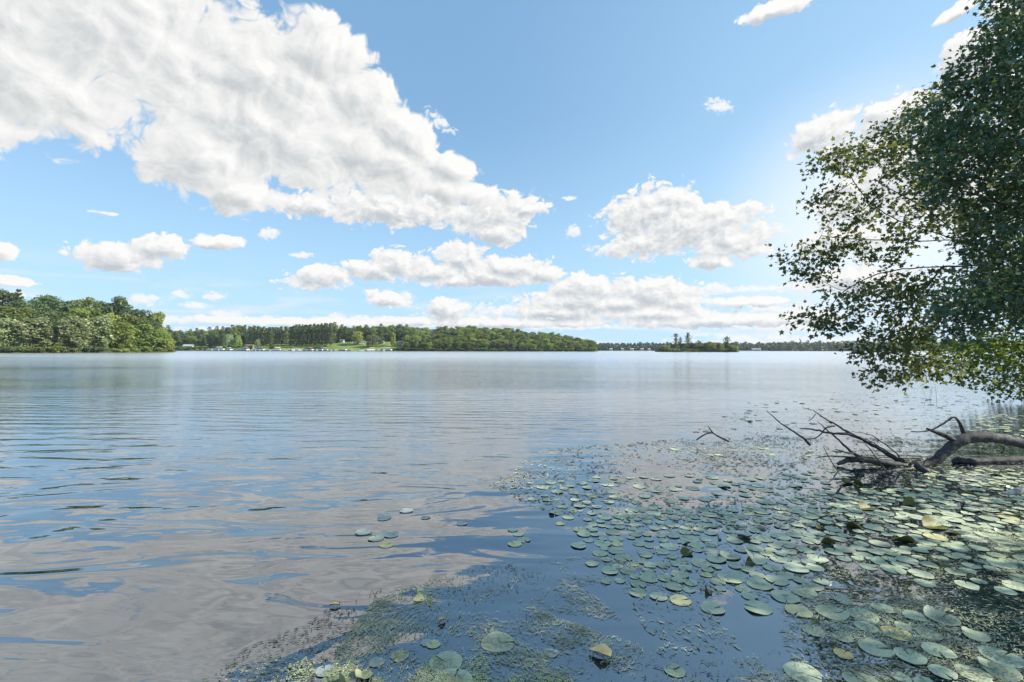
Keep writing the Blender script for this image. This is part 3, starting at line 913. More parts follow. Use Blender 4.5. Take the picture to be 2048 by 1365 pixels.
for i in range(7):
    z = 5 + 0.55 * i; a = rg.choice([-1, 1])
    mb.tube([b0 + Vector((0.25, 0, z)), b0 + Vector((a * 0.9, rg.uniform(-.4, .4), z + 0.9)), b0 + Vector((a * 1.2, 0, z + 1.8))], [0.07, 0.05, 0.02], 4)
tag(mb.build('dead_tree', M['pale_bark']), 'bare dead tree poking up from the middle of the island', 'dead tree')

# --- the far wood: it reads as one mass
rng = np.random.default_rng(9)
Q = []
for row in range(4):
    x = -1650.0
    while x < 3600:
        px = x; x += rng.uniform(5, 9)
        back = 320 if px < 1150 else 0
        Y = FAR_Y + back + 8 + 22 * row + rng.uniform(-5, 5)
        base = 0.5 + 3.2 * row
        topy = np.interp(px, [-1700, 340, 1150, 1195, 1300, 1420, 1480, 1520, 1545, 1640, 1740, 2100, 3600], [682, 682, 684, 685, 684.5, 684, 683, 684, 681, 681.5, 681, 680, 680]) + rng.uniform(-0.5, 4.5) + 2.2 * (3 - row)
        ztop = CAM_H + (yh(px) - topy) / FPX * Y
        H = max(5.0, ztop - base)
        w = H * rng.uniform(0.42, 0.62)
        cx = (px - CX) / FPX * Y
        lob = [(cx + rng.uniform(-.5, .5) * w, Y + rng.uniform(-.5, .5) * w, base + H * t, w * s, w * s, H * .2) for t, s in ((0.12, .9), (0.32, 1.0), (0.55, .95), (0.8, .62))]
        Q.append(lobes_crown(rng, lob, 150 if 1100 < px < 2100 else 50, 2.0))
o = put('far_forest', poly_mesh('far_forest', np.concatenate(Q), 4, M['far']))
tag(o, 'blue-green wood along the far shore behind the island', 'forest', kind='stuff')

# ------------------------------------------------------------------ houses, trailers, boats across the lake
def house(px, dd, w, d, h, wall, roof, label, cat='house', rz=0.0, far=None, flat=False):
    if far is None:
        Y = mid_y(px) + dd; z = mid_h(px, dd)
    else:
        Y = far; z = dd
    r = empty('trailer_home' if flat else 'cottage', at(px, Y=Y, z=z), rz)
    tag(r, label, cat)
    b = MB(); b.box((0, 0, h / 2), (w, d, h)); b.build('wall', M[wall], r)
    t = MB()
    if flat:
        t.box((0, 0, h + 0.12), (w + 0.4, d + 0.4, 0.24), 0, 0.96)
    else:
        a, c, e = w / 2 + 0.4, d / 2 + 0.5, h
        t.add([(-a, -c, e), (a, -c, e), (a, c, e), (-a, c, e), (-a, 0, e + d * .38), (a, 0, e + d * .38)],
              [(0, 1, 5, 4), (2, 3, 4, 5), (1, 2, 5), (3, 0, 4), (3, 2, 1, 0)])
    t.build('roof', M[roof], r)
    for k in (-0.3, 0.05, 0.33):
        f = MB(); f.box((k * w, -d / 2 - 0.02, h * 0.58), (w * 0.16, 0.06, h * 0.32)); f.build('window', M['glass'], r)
    f = MB(); f.box((-0.12 * w, -d / 2 - 0.025, h * 0.40), (w * 0.10, 0.05, h * 0.78)); f.build('door', M['grey'], r)
    return r
house(725, 34, 6.6, 3.0, 3.2, 'white', 'white', 'white trailer with dark windows at the top of the lawn, beside the grey-brown tree', 'trailer', 0.12, None, True)
house(684, 44, 4.5, 2.8, 2.6, 'white', 'roof', 'small white cabin under the trees at the upper left of the lawn', 'cabin')
house(803, 30, 4.5, 3.0, 3.2, 'cream', 'roof', 'pale cabin half hidden by trees right of the lawn', 'cabin', -0.2)
house(809, 18, 5.2, 2.6, 2.4, 'white', 'grey', 'low white trailer at the right end of the lawn', 'trailer', -0.1, None, True)
house(765, 36, 3.6, 2.6, 2.6, 'white', 'grey', 'tiny white trailer at the foot of the tall dark conifer', 'trailer', 0.1, None, True)
house(500, 16, 7.0, 4.0, 2.8, 'cream', 'roof', 'pinkish cream cottage between the willows and the pine stand', 'cottage', 0.1)
house(378, 17, 10, 5, 2.6, 'white', 'grey', 'long white house with grey roof behind the dark bushes', 'house', 0.1)
house(357, 15, 4.5, 3, 2.2, 'white', 'white', 'small white shed near the tip of the wooded point', 'shed', 0.0, None, True)
for i, (px, w, wl, lab) in enumerate(((1222, 5, 'white', 'leftmost tiny white house on the far shore left of the island'), (1245, 4, 'cream', 'tiny cream house on the far shore, second from the left'), (1264, 6, 'white', 'wide white house on the far shore, midway to the island'), (1284, 5, 'cream', 'cream house on the far shore close to the island'), (1298, 4, 'white', 'tiny white house on the far shore just left of the island'), (1512, 16, 'cream', 'low brownish house on the far shore right of the island'))):
    house(px, 0.6, w, 4, 2.5, wl, 'grey', lab, 'house', 0, FAR_Y - 4)

def make_boat(kind):
    r = empty('pontoon_boat' if kind else 'motor_boat', (0, 0, 0))
    if kind == 0:
        h = MB()
        prof = [(-2.6, 0.9), (-1.5, 1.0), (0.2, 1.0), (1.6, 0.8), (2.5, 0.32), (3.0, 0.03)]
        for i, (x, w) in enumerate(prof):
            rise = 0.12 * max(0, x)
            h.V += [(x, -w, 0.85 + rise), (x, -w * .75, 0.05), (x, 0, -0.15), (x, w * .75, 0.05), (x, w, 0.85 + rise), (x, 0, 0.7 + rise)]
        for i in range(len(prof) - 1):
            for k in range(6):
                k2 = (k + 1) % 6
                h.F.append((i * 6 + k, i * 6 + k2, (i + 1) * 6 + k2, (i + 1) * 6 + k))
        h.F.append((5, 4, 3, 2, 1, 0))
        h.build('hull', M['white'], r)
        w = MB(); w.add([(0.3, -0.7, 0.95), (0.3, 0.7, 0.95), (0.0, 0.6, 1.5), (0.0, -0.6, 1.5), (0.34, -0.7, 0.95), (0.34, 0.7, 0.95), (0.04, 0.6, 1.5), (0.04, -0.6, 1.5)], [(3, 2, 1, 0), (4, 5, 6, 7), (0, 1, 5, 4), (2, 3, 7, 6), (1, 2, 6, 5), (3, 0, 4, 7)])
        w.build('windscreen', M['glass'], r)
        m = MB(); m.box((-2.75, 0, 0.75), (0.4, 0.4, 0.9), 0, 0.7); m.build('outboard_motor', M['grey'], r)
    else:
        for s in (-1, 1):
            t = MB(); t.tube([(-3.2, s * 0.9, 0.15), (2.6, s * 0.9, 0.15), (3.3, s * 0.9, 0.4)], [0.3, 0.3, 0.06], 8); t.build('float', M['grey'], r)
        d = MB(); d.box((0, 0, 0.52), (6.0, 2.4, 0.12)); d.build('deck', M['planks'], r)
        f = MB()
        for s in (-1, 1): f.box((0, s * 1.17, 0.93), (5.6, 0.05, 0.68))
        for s in (-1, 1): f.box((s * 2.83, 0, 0.93), (0.05, 2.26, 0.68))
        f.build('side_panel', M['white'], r)
        c = MB()
        c.add([(-2.4, -1.15, 2.35), (1.2, -1.15, 2.35), (1.2, 1.15, 2.35), (-2.4, 1.15, 2.35), (-2.2, -0.6, 2.62), (1.0, -0.6, 2.62), (1.0, 0.6, 2.62), (-2.2, 0.6, 2.62)],
              [(3, 2, 1, 0), (4, 5, 6, 7), (0, 1, 5, 4), (1, 2, 6, 5), (2, 3, 7, 6), (3, 0, 4, 7)])
        c.build('canopy', M['tan'], r)
        for sx in (-2.2, 1.0):
            for sy in (-1.05, 1.05):
                p = MB(); p.tube([(sx, sy, 0.58), (sx, sy, 2.36)], [0.03, 0.03], 5); p.build('pole', M['grey'], r)
    return r
protos = [make_boat(0), make_boat(1)]
BO = [(420, 0), (434, 1), (441, 1), (450, 0), (459, 0), (472, 0), (483, 1), (491, 1), (497, 0), (508, 0), (521, 1), (527, 0), (535, 0), (553, 0), (565, 0), (583, 0), (591, 0), (603, 0), (610, 0), (619, 1), (630, 0), (642, 1), (650, 0), (658, 0), (667, 0), (686, 1), (697, 0), (727, 0), (741, 0), (752, 0), (764, 0), (775, 0)]
used = set()
for i, (px, k) in enumerate(BO):
    if i % 3 == 1: k = 1
    loc = at(px, Y=mid_y(px) - 3 - rt.uniform(0, 3), z=0.25 if k else 0.1)
    sc = rt.uniform(1.15, 1.5)
    place = 'in the row of boats below the pine stand' if px < 668 else 'moored below the lawn across the lake'
    if px < 500: place = 'in the row of boats near the willows'
    cm_, cn_ = rt.choice((('white', 'white'), ('tan', 'tan'), ('white', 'white'), ('blue', 'blue')))
    lab = ('pontoon boat with a %s canopy ' % cn_ if k else 'small white motor boat ') + place
    rz = rt.uniform(-0.6, 0.6) + (math.pi if rt.random() < .5 else 0)
    grp = 'boats moored across the lake'
    if k not in used:
        used.add(k); o = protos[k]; o.scale = (sc, sc, sc); o.location = loc; o.rotation_euler = (0, 0, rz); tag(o, lab, 'boat', grp)
    else:
        o = copy_thing(protos[k], loc, rz, (sc, sc, sc), lab, grp)
        o['category'] = 'boat'
    if k:
        for ch in o.children:
            if ch.name.startswith('canopy'):
                ch.material_slots[0].link = 'OBJECT'; ch.material_slots[0].material = M[cm_]
# docks, one by one
for i, px in enumerate((430, 455, 488, 515, 545, 575, 599, 625, 655, 692, 735, 758)):
    r = empty('dock', at(px, Y=mid_y(px) - 3.5, z=0))
    tag(r, 'wooden dock running out between the boats across the lake', 'dock', 'docks across the lake')
    d = MB(); d.box((0, 0, 0.5), (1.2, 9, 0.12)); d.build('deck', M['planks'], r)
    p = MB()
    for yy in (-4, 0, 4):
        for s in (-.55, .55): p.tube([(s, yy, -0.5), (s, yy, 1.0)], [0.06, 0.06], 5)
    p.build('posts', M['bark'], r)
# stairs down the lawn
r = empty('wooden_stairs', at(755, Y=mid_y(755) + 2, z=0.4), -0.35)
tag(r, 'wooden stairs climbing the lawn bank behind the boats', 'stairs')
s_ = MB()
for i in range(12): s_.box((0.45 * i * 0.6, 0.55 * i, 0.14 + 0.28 * i), (1.3, 0.34, 0.07))
s_.build('steps', M['planks'], r)
s_ = MB()
for k in (-0.7, 0.7): s_.tube([(k, 0, 1.0), (k + 0.27 * 11, 0.55 * 11, 0.28 * 11 + 1.0)], [0.06, 0.06], 4)
for i in (0, 4, 8, 11):
    for k in (-0.7, 0.7): s_.tube([(k + .27 * i, .55 * i, .28 * i), (k + .27 * i, .55 * i, .28 * i + 1)], [.05, .05], 4)
s_.build('railing', M['planks'], r)
# rubble along the water's edge
rg = random.Random(31)
mb = MB()
for i in range(240):
    px = rg.uniform(415, 800)
    Y = mid_y(px) + rg.uniform(-0.8, 1.6)
    s = rg.uniform(0.3, 0.8)
    p = at(px, Y=Y, z=rg.uniform(0.1, 0.5))
    mb.box(p, (s * 1.4, s, s), rg.uniform(0, 3), rg.uniform(0.5, 0.8))
tag(mb.build('shore_rubble', M['stone']), 'pale stones along the water edge behind the boats', 'stones', kind='stuff')

# ------------------------------------------------------------------ the trees on the right bank
M['maple_leaf'] = leaf_mat('overhanging maple leaves', (0.070, 0.115, 0.045), (0.130, 0.180, 0.060), (0.22, 0.22, 0.07), 0.40, (0.30, 0.32, 0.07), 0.40, 0.45, 0.9)
M['dark_leaf'] = leaf_mat('dark glossy leaves', (0.055, 0.105, 0.068), (0.115, 0.185, 0.095), (0.20, 0.27, 0.11), 0.28, (0.24, 0.34, 0.06), 0.36, 0.6, 1.1)
M['bright_leaf'] = leaf_mat('bright bankside leaves', (0.11, 0.20, 0.04), (0.20, 0.32, 0.05), (0.28, 0.38, 0.08), 0.48, (0.26, 0.36, 0.03), 0.42, 0.4, 0.6)

MAPLE = np.array([(0, 0), (.33, .03), (.27, .22), (.52, .52), (.2, .54), (0, 1.0), (-.2, .54), (-.52, .52), (-.27, .22), (-.33, .03)])

def leaves_mesh(pts, drift, size, mat, seed, upb=0.75):
    rng = np.random.default_rng(seed)
    n = len(pts)
    nr = rng.normal(size=(n, 3)) * 0.55 + np.array([0, 0, upb])
    nr /= np.linalg.norm(nr, axis=1, keepdims=True)
    d = drift + rng.normal(size=(n, 3)) * 0.55 + np.array([0, 0, -0.35])
    d -= nr * np.sum(d * nr, axis=1, keepdims=True)
    d /= np.maximum(np.linalg.norm(d, axis=1, keepdims=True), 1e-6)
    a = np.cross(d, nr)
    s = size * (0.6 + 0.75 * rng.random(n))
    V = np.empty((n, 10, 3))
    fold = rng.uniform(-0.05, 0.30, n)
    for k, (x, y) in enumerate(MAPLE):
        V[:, k] = pts + (a * x + d * y + nr * (abs(x) * fold - 0.22 * y * y)[:, None] if False else a * x + d * y) * s[:, None] + nr * ((abs(x) * fold - 0.20 * y * y) * s)[:, None]
    return poly_mesh('leaves', V.reshape(-1, 3), 10, mat)

def spray_points(sprays, seed, mul=1.0):
    """sprays: (column, row, half width, half height, depth, half depth, count) -> points in the crown's volume"""
    rng = np.random.default_rng(seed)
    out = []
    for (px, py, rx, ry, dep, hd, n) in sprays:
        n = int(n * mul)
        q = rng.normal(size=(n, 3)); q /= np.linalg.norm(q, axis=1, keepdims=True)
        q *= rng.random(n)[:, None] ** (1 / 2.6)
        for (x, y, z) in q:
            Y = dep + hd * z
            c = at(px, py, dep)
            out.append((c.x + rx / FPX * dep * x, Y, c.z - ry / FPX * dep * y))
    return np.array(out)

def grow(limbs, attr, step=0.2, kill=0.26, iters=160):
    """branches that grow towards the crown's points (space colonisation)"""
    pos, par = [], []
    for line in limbs:
        prev = -1
        first = np.array(line[0])
        if pos:
            dd = np.linalg.norm(np.array(pos) - first, axis=1); prev = int(dd.argmin())
        for p in line:
            pos.append(np.array(p)); par.append(prev); prev = len(pos) - 1
    nlimb = len(pos)
    A = attr.copy()
    P = np.array(pos)
    D = np.linalg.norm(A[:, None] - P[None], axis=2)
    best, bd = D.argmin(1), D.min(1)
    for it in range(iters):
        if len(A) == 0: break
        v = A - P[best]
        v /= np.maximum(np.linalg.norm(v, axis=1, keepdims=True), 1e-6)
        acc = {}
        order = np.unique(best)
        new, npar = [], []
        for b in order:
            m = v[best == b].mean(0)
            l = np.linalg.norm(m)
            if l < 1e-3: m = v[best == b][0]; l = 1
            new.append(P[b] + m / l * step + np.array([0, 0, -0.012])); npar.append(int(b))
        new = np.array(new); npar = np.array(npar)
        gap = np.linalg.norm(new[:, None] - P[None], axis=2).min(1)
        ok = gap > 0.55 * step
        stuck = set(npar[~ok].tolist())
        if stuck:
            alive = np.array([b not in stuck for b in best])
            A, best, bd = A[alive], best[alive], bd[alive]
        new, npar = new[ok], npar[ok].tolist()
        if len(new) == 0 or len(A) == 0: continue
        i0 = len(P)
        P = np.concatenate([P, new]); par += npar
        D = np.linalg.norm(A[:, None] - new[None], axis=2)
        j, dm = D.argmin(1), D.min(1)
        up = dm < bd
        best = np.where(up, j + i0, best); bd = np.where(up, dm, bd)
        keep = bd > kill
        A, best, bd = A[keep], best[keep], bd[keep]
    par = np.array(par)
    w = np.zeros(len(P)); kids = np.zeros(len(P), int)
    for i in range(len(P)):
        if par[i] >= 0: kids[par[i]] += 1
    for i in range(len(P) - 1, -1, -1):
        if kids[i] == 0: w[i] = 1
        if par[i] >= 0 and par[i] < i: w[par[i]] += w[i]
    return P, par, w, kids, nlimb

def woody(P, par, w, kids, rmin, k, rmax, mat, name='branches', seed=1):
    r = np.minimum(rmax, rmin + k * np.sqrt(np.maximum(w - 1, 0)))
    mb = MB(); seen = np.zeros(len(P), bool)
    order = [i for i in range(len(P)) if kids[i] == 0]
    order.sort(key=lambda i: -w[par[i]] if par[i] >= 0 else 0)
    for tip in order:
        chain = [tip]; i = tip; seen[i] = True
        while par[i] >= 0:
            i = par[i]; chain.append(i)
            if seen[i]: break
            seen[i] = True
        if len(chain) < 2: continue
        chain = chain[::-1]
        rr = [r[c] for c in chain]
        rr[0] = min(rr[0], rr[1] * 1.15)
        mb.tube([P[c] for c in chain], rr, 5 if rr[0] < 0.05 else 8)
    return mb.mesh(name, mat, True)

def big_tree(name, label, base, limbs, sprays, leafmat, leafsize, per, seed, thin=3, rmin=0.004, k=0.0052, rmax=0.22, cat='tree', upb=0.75, spread=0.15, mul=1.0, kill=0.26):
    rng = np.random.default_rng(seed)
    attr = spray_points(sprays, seed, mul)
    L = []
    for line in limbs:
        q, _ = refine([Vector(p) for p in line], [0.1] * len(line), 0.25, 0.02, random.Random(seed))
        L.append([tuple(p) for p in q])
    P, par, w, kids, nl = grow(L, attr, 0.2, kill)
    r = empty(name, base); tag(r, label, cat)
    B = np.array(base)
    mesh = woody(P - B, par, w, kids, rmin, k, rmax, M['bark'], 'branches', seed)
    put('branches', mesh, r)
    # leaves along the thin twigs
    idx = np.where((w <= thin) & (np.arange(len(P)) >= nl))[0]
    pts, dr = [], []
    for i in idx:
        n = per + (3 if kids[i] == 0 else 0)
        d = P[i] - P[par[i]]; d = d / max(1e-6, np.linalg.norm(d))
        o = rng.normal(size=(n, 3)) * spread
        pts.append(P[i] + o + d * rng.random(n)[:, None] * 0.12)
        dr.append(d * 0.5 + o / max(spread, 1e-3) * 0.5)
    pts, dr = np.concatenate(pts), np.concatenate(dr)
    put('crown', leaves_mesh(pts - B, dr, leafsize, leafmat, seed + 1, upb), r)
    return r, len(pts)

def ln(*a):
    return [tuple(at(px, py, dep)) for (px, py, dep) in a]

# maple whose limbs reach out over the water
tb = Vector((17.6, 13.6, 0.35))
limbs = [
    [tuple(tb), (17.4, 13.5, 2.0), (16.9, 13.4, 3.4), tuple(at(2150, 560, 13.3))],
    [tuple(at(2150, 560, 13.3))] + ln((2060, 535, 13.1), (2012, 515, 12.9), (1916, 480, 12.6), (1838, 454, 12.4), (1771, 425, 12.2), (1727, 384, 12.1), (1703, 345, 12.0)),
    ln((1916, 480, 12.6), (1860, 482, 12.7), (1795, 480, 12.8), (1720, 478, 12.9), (1645, 471, 13.0)),
    ln((1930, 485, 12.6), (1880, 435, 12.9), (1809, 389, 13.2), (1761, 364, 13.4)),
    ln((2012, 515, 12.9), (1950, 530, 12.4), (1887, 533, 12.0), (1805, 538, 11.8), (1740, 555, 11.7), (1680, 590, 11.6)),
    ln((1887, 533, 12.0), (1850, 580, 11.9), (1800, 640, 11.8), (1760, 690, 11.8)),
    ln((1960, 500, 12.7), (1925, 400, 13.4), (1880, 300, 13.8), (1840, 230, 14.0)),
]
sprays = [
    (1690, 325, 62, 38, 12.1, 0.7, 60), (1725, 298, 24, 22, 12.1, 0.4, 18), (1645, 315, 20, 14, 12.1, .4, 12), (1660, 398, 46, 20, 12.2, 0.5, 32), (1710, 440, 60, 22, 12.4, 0.6, 34),
    (1578, 522, 32, 17, 12.7, 0.5, 26), (1632, 545, 50, 22, 12.6, 0.6, 36), (1650, 500, 50, 20, 12.8, .6, 28), (1730, 500, 70, 30, 12.6, 0.9, 42),
    (1610, 630, 40, 14, 11.8, 0.5, 24), (1660, 648, 50, 16, 11.8, 0.6, 34), (1710, 600, 60, 30, 11.8, 0.7, 44), (1780, 590, 60, 40, 11.9, 0.9, 44),
    (1725, 700, 34, 26, 11.8, 0.5, 28), (1770, 690, 50, 40, 11.9, 0.7, 54), (1742, 752, 15, 26, 11.8, 0.3, 14), (1800, 745, 50, 26, 12.0, 0.6, 36),
    (1830, 660, 60, 50, 12.2, 1.0, 70), (1860, 735, 50, 30, 12.4, 0.8, 44), (1850, 590, 60, 40, 12.3, 1.0, 50),
    (1800, 255, 44, 34, 13.8, 0.8, 50), (1850, 215, 44, 36, 13.9, 0.8, 60), (1885, 172, 20, 18, 13.9, .4, 14), (1780, 310, 50, 26, 13.5, 0.8, 32), (1830, 330, 60, 40, 13.6, 1.0, 52), (1800, 395, 60, 30, 13.2, 0.8, 26), (1860, 440, 50, 50, 13.0, 1.0, 36),
    (1900, 330, 60, 70, 14.0, 1.2, 80), (1960, 420, 80, 80, 13.6, 1.4, 90), (1930, 220, 60, 70, 14.2, 1.2, 80), (2080, 420, 120, 160, 14.0, 2.0, 170), (2160, 250, 160, 170, 14.5, 2.0, 170), (2230, 560, 150, 120, 14.5, 2.0, 110), (2000, 590, 80, 60, 13.2, 1.2, 70),
]
_, n1 = big_tree('maple_tree', 'large maple on the right reaching thin see-through limbs out over the water', tb, limbs, sprays, M['maple_leaf'], 0.112, 19, 101, 3, 0.0035, 0.0030, 0.24, spread=0.13, mul=0.66, kill=0.30, upb=0.35)

# darker, denser tree closer by
tb = Vector((13.6, 9.9, 0.35))
limbs = [
    [tuple(tb), (13.6, 9.9, 2.0), (13.4, 9.8, 4.0), (13.1, 9.8, 6.5), (12.9, 9.8, 9.0), (12.7, 9.8, 11.0)],
    [(13.4, 9.8, 4.0)] + ln((2130, 480, 9.8), (2050, 430, 9.7), (1990, 400, 9.6), (1930, 380, 9.6)),
    [(13.1, 9.8, 6.5)] + ln((2120, 260, 9.9), (2030, 220, 9.9), (1960, 190, 9.8)),
    [(13.5, 9.8, 2.8)] + ln((2140, 600, 9.6), (2060, 590, 9.4), (1980, 610, 9.3), (1920, 640, 9.2)),
    [(12.9, 9.8, 9.0)] + ln((2120, 80, 9.9), (2060, 60, 9.9), (2020, 40, 9.9)),
]
sprays = [
    (1950, 140, 40, 34, 9.8, 0.7, 60), (1990, 110, 50, 60, 9.8, 0.9, 90), (2010, 50, 30, 32, 9.9, 0.5, 40), (2034, 20, 24, 40, 9.9, .6, 40), (2060, 80, 60, 90, 9.9, 1.0, 120),
    (1900, 265, 52, 40, 9.9, 0.9, 90), (1880, 330, 46, 30, 9.7, 0.6, 56), (1950, 240, 60, 60, 9.9, 1.0, 110), (1930, 180, 40, 40, 9.9, .8, 70), (1960, 335, 80, 60, 9.7, 1.1, 140), (2040, 250, 90, 110, 10, 1.3, 190),
    (1880, 392, 34, 22, 9.6, 0.5, 34), (2030, 390, 80, 60, 9.7, 1.1, 130), (2020, 500, 80, 36, 9.6, 1.0, 100), (2040, 570, 70, 44, 9.4, .9, 100),
    (1960, 590, 60, 34, 9.3, 0.8, 70), (1900, 618, 44, 26, 9.2, 0.7, 50), (1925, 660, 36, 16, 9.2, 0.5, 24), (2010, 635, 60, 26, 9.3, 0.9, 60), (1980, 480, 30, 40, 9.6, .6, 36),
    (2180, 100, 110, 200, 10, 1.6, 190), (2220, 380, 130, 160, 10, 1.6, 190), (2180, 600, 110, 80, 9.6, 1.2, 120), (2100, -80, 120, 100, 10, 1.4, 120), (2340, 200, 150, 250, 10.5, 1.8, 130), (2480, 100, 160, 220, 8.6, 1.2, 90), (2520, 420, 180, 160, 8.2, 1.0, 80), (2560, -200, 200, 200, 8.0, 1.2, 80),  # the last, forward boughs are out of view, added to shade the pads
]
_, n2 = big_tree('dark_leafy_tree', 'dense dark green tree at the upper right edge in front of the maple', tb, limbs, sprays, M['dark_leaf'], 0.098, 27, 202, 3, 0.0035, 0.0030, 0.22, spread=0.15, mul=1.05, kill=0.32, upb=0.5)

# a tree further along the bank, out of the picture, added so that its shade lies over the lily pads
tb = Vector((12.6, 1.2, 0.7))
limbs = [[tuple(tb), (12.5, 1.3, 2.5), (12.2, 1.6, 5.0), (11.8, 2.0, 8.0)], [(12.5, 1.3, 2.5), (11.2, 2.6, 4.0), (9.8, 3.8, 5.0)], [(12.2, 1.6, 5.0), (10.8, 3.4, 6.4), (9.6, 4.4, 7.0)], [(12.2, 1.6, 5.0), (11.0, 0.6, 6.5), (10.0, 0.0, 7.2)]]
def ball(x, y, z, r, n):
    return ((x / y) * FPX + CX, yh((x / y) * FPX + CX) - (z - CAM_H) / y * FPX, r / y * FPX, r / y * FPX * 0.8, y, r, n)
sprays = [ball(x, y, z, r, n) for (x, y, z, r, n) in ((9.6, 4.6, 4.6, 1.2, 90), (9.4, 3.6, 6.0, 1.3, 110), (10.6, 2.4, 7.6, 1.6, 130), (9.8, 1.6, 5.6, 1.3, 90), (11.4, 4.6, 6.6, 1.5, 110), (11.0, 6.2, 5.0, 1.3, 90), (11.6, 2.4, 9.6, 1.5, 100), (10.2, 5.4, 3.6, 1.0, 60), (10.4, 3.2, 4.0, 1.1, 60))]
_, n4 = big_tree('bank_shade_tree', 'unseen leafy tree added on the near bank to shade the lily pads from the right', tb, limbs, sprays, M['dark_leaf'], 0.13, 13, 404, 3, 0.0035, 0.0030, 0.2, spread=0.17, mul=1.0, kill=0.34, upb=0.6)

# bright green bush by the waterline
tb = Vector((19.2, 16.6, 0.2))
limbs = [
    [tuple(tb), (18.9, 16.4, 1.2), tuple(at(2040, 690, 16.2)), tuple(at(1960, 700, 15.8)), tuple(at(1900, 720, 15.4))],
    [(18.9, 16.4, 1.2), tuple(at(2080, 640, 16.4)), tuple(at(2020, 600, 16.2))],
    [tuple(tb), tuple(at(2060, 760, 16.4)), tuple(at(1990, 770, 16.2))],
    [tuple(tb), (20.2, 17.4, 2.0), (20.8, 17.8, 4.0)],
]
sprays = [
    (1960, 700, 70, 34, 15.8, 1.0, 110), (1895, 712, 40, 22, 15.4, 0.7, 50), (1925, 750, 40, 16, 15.6, 0.7, 40), (1990, 755, 40, 26, 16.0, 0.8, 70), (2035, 775, 40, 24, 16.3, 0.8, 70),
    (2040, 690, 80, 60, 16.2, 1.2, 150), (2040, 600, 60, 50, 16.4, 1.0, 80), (2130, 720, 90, 90, 16.8, 1.5, 150), (2110, 590, 90, 70, 17, 1.5, 110), (2220, 660, 110, 130, 18, 1.5, 120),
]
_, n3 = big_tree('bright_green_bush', 'bright yellow-green bush at the waterline under the dark tree on the right', tb, limbs, sprays, M['bright_leaf'], 0.12, 17, 303, 3, 0.004, 0.0030, 0.1, 'bush', spread=0.20, mul=1.1, kill=0.32)
print('leaves', n1, n2, n3)

# ------------------------------------------------------------------ fallen wood in the water
def wood(root, name, pts, radii, sides=9, wob=0.008, seed=1, step=0.05, bumpy=0.26, mat='drift'):
    rg = random.Random(seed)
    if name == 'side_branch': radii = [r * 0.72 for r in radii]
    q, rr = refine(pts, radii, step, wob, rg)
    mb = MB(); mb.tube(q, rr, sides, bumpy, rg)
    return mb.build(name, M[mat], root, True)

def dl(dep, *a):
    """points at the depth of the fallen wood, rows give heights above the water"""
    out = []
    for p in a:
        d = p[2] if len(p) > 2 else dep
        out.append(at(p[0], p[1], d))
    return out

T = 7.35
fb = empty('fallen_branch', (0, 0, 0)); tag(fb, 'thick grey forked branch lying bent in the water at the right edge', 'branch')
wood(fb, 'bough', dl(T, (2200, 925), (2120, 905), (2050, 889), (2000, 878), (1950, 874), (1918, 880), (1893, 898), (1868, 920), (1835, 932), (1795, 930), (1745, 921), (1700, 919), (1672, 928)),
     [.080, .076, .072, .074, .082, .086, .074, .068, .062, .058, .050, .042, .022], 12, 0.007, 1, 0.05, 0.2)
wood(fb, 'side_branch', dl(T, (1905, 880), (1880, 868), (1862, 862), (1851, 857)), [.06, .045, .034, .02], 8, 0.006, 2)
wood(fb, 'side_branch', dl(T - .1, (1820, 863), (1858, 861), (1884, 848), (1906, 834), (1917, 846), (1925, 866)), [.010, .016, .020, .022, .03, .045], 7, 0.006, 3)
wood(fb, 'side_branch', dl(T + .1, (1800, 925), (1765, 903), (1735, 886), (1700, 869), (1660, 866), (1630, 860), (1598, 856)), [.05, .042, .036, .03, .022, .018, .010], 8, 0.008, 4)
wood(fb, 'side_branch', dl(T + .1, (1712, 874), (1690, 862), (1665, 846), (1640, 832), (1625, 820)), [.026, .022, .016, .012, .006], 6, 0.006, 5)
wood(fb, 'side_branch', dl(T + .1, (1668, 852), (1650, 856), (1640, 868), (1626, 877), (1606, 878)), [.016, .014, .012, .012, .007], 6, 0.006, 6)
wood(fb, 'side_branch', dl(T + .1, (1630, 828), (1622, 838), (1614, 842)), [.010, .008, .004], 5, 0.003, 7)
wood(fb, 'side_branch', dl(T, (1760, 928), (1725, 917), (1700, 903), (1675, 880), (1652, 860), (1633, 842)), [.05, .04, .028, .018, .012, .005], 7, 0.006, 8)
wood(fb, 'side_branch', dl(T - .05, (1708, 906), (1690, 905), (1680, 902), (1669, 898)), [.024, .020, .016, .010], 6, 0.005, 9)
wood(fb, 'side_branch', dl(T - .1, (1725, 917), (1680, 913), (1645, 912), (1628, 916)), [.03, .018, .012, .006], 6, 0.006, 10)
wood(fb, 'side_branch', dl(T - .2, (1685, 955, 7.0), (1672, 940, 7.0), (1660, 922, 7.05), (1645, 893, 7.1)), [.013, .012, .010, .006], 5, 0.004, 11)
wood(fb, 'side_branch', dl(T - .2, (1684, 953, 7.0), (1672, 944, 7.0), (1660, 938, 7.0)), [.008, .007, .004], 5, 0.003, 12)
wood(fb, 'side_branch', dl(T - .2, (1778, 952, 6.9), (1766, 938, 7.0), (1750, 915, 7.2), (1735, 895, 7.3), (1728, 888, 7.35)), [.014, .014, .012, .010, .005], 5, 0.004, 13)
wood(fb, 'side_branch', dl(T, (1812, 928), (1775, 905), (1752, 890), (1728, 876)), [.02, .016, .012, .006], 5, 0.006, 14)
wood(fb, 'side_branch', dl(T, (1805, 922), (1780, 898), (1755, 880), (1738, 870), (1700, 862)), [.016, .014, .012, .009, .004], 5, 0.008, 15)
wood(fb, 'side_branch', dl(T - .12, (1815, 930), (1828, 922), (1842, 914)), [.03, .026, .016], 6, 0.005, 16)
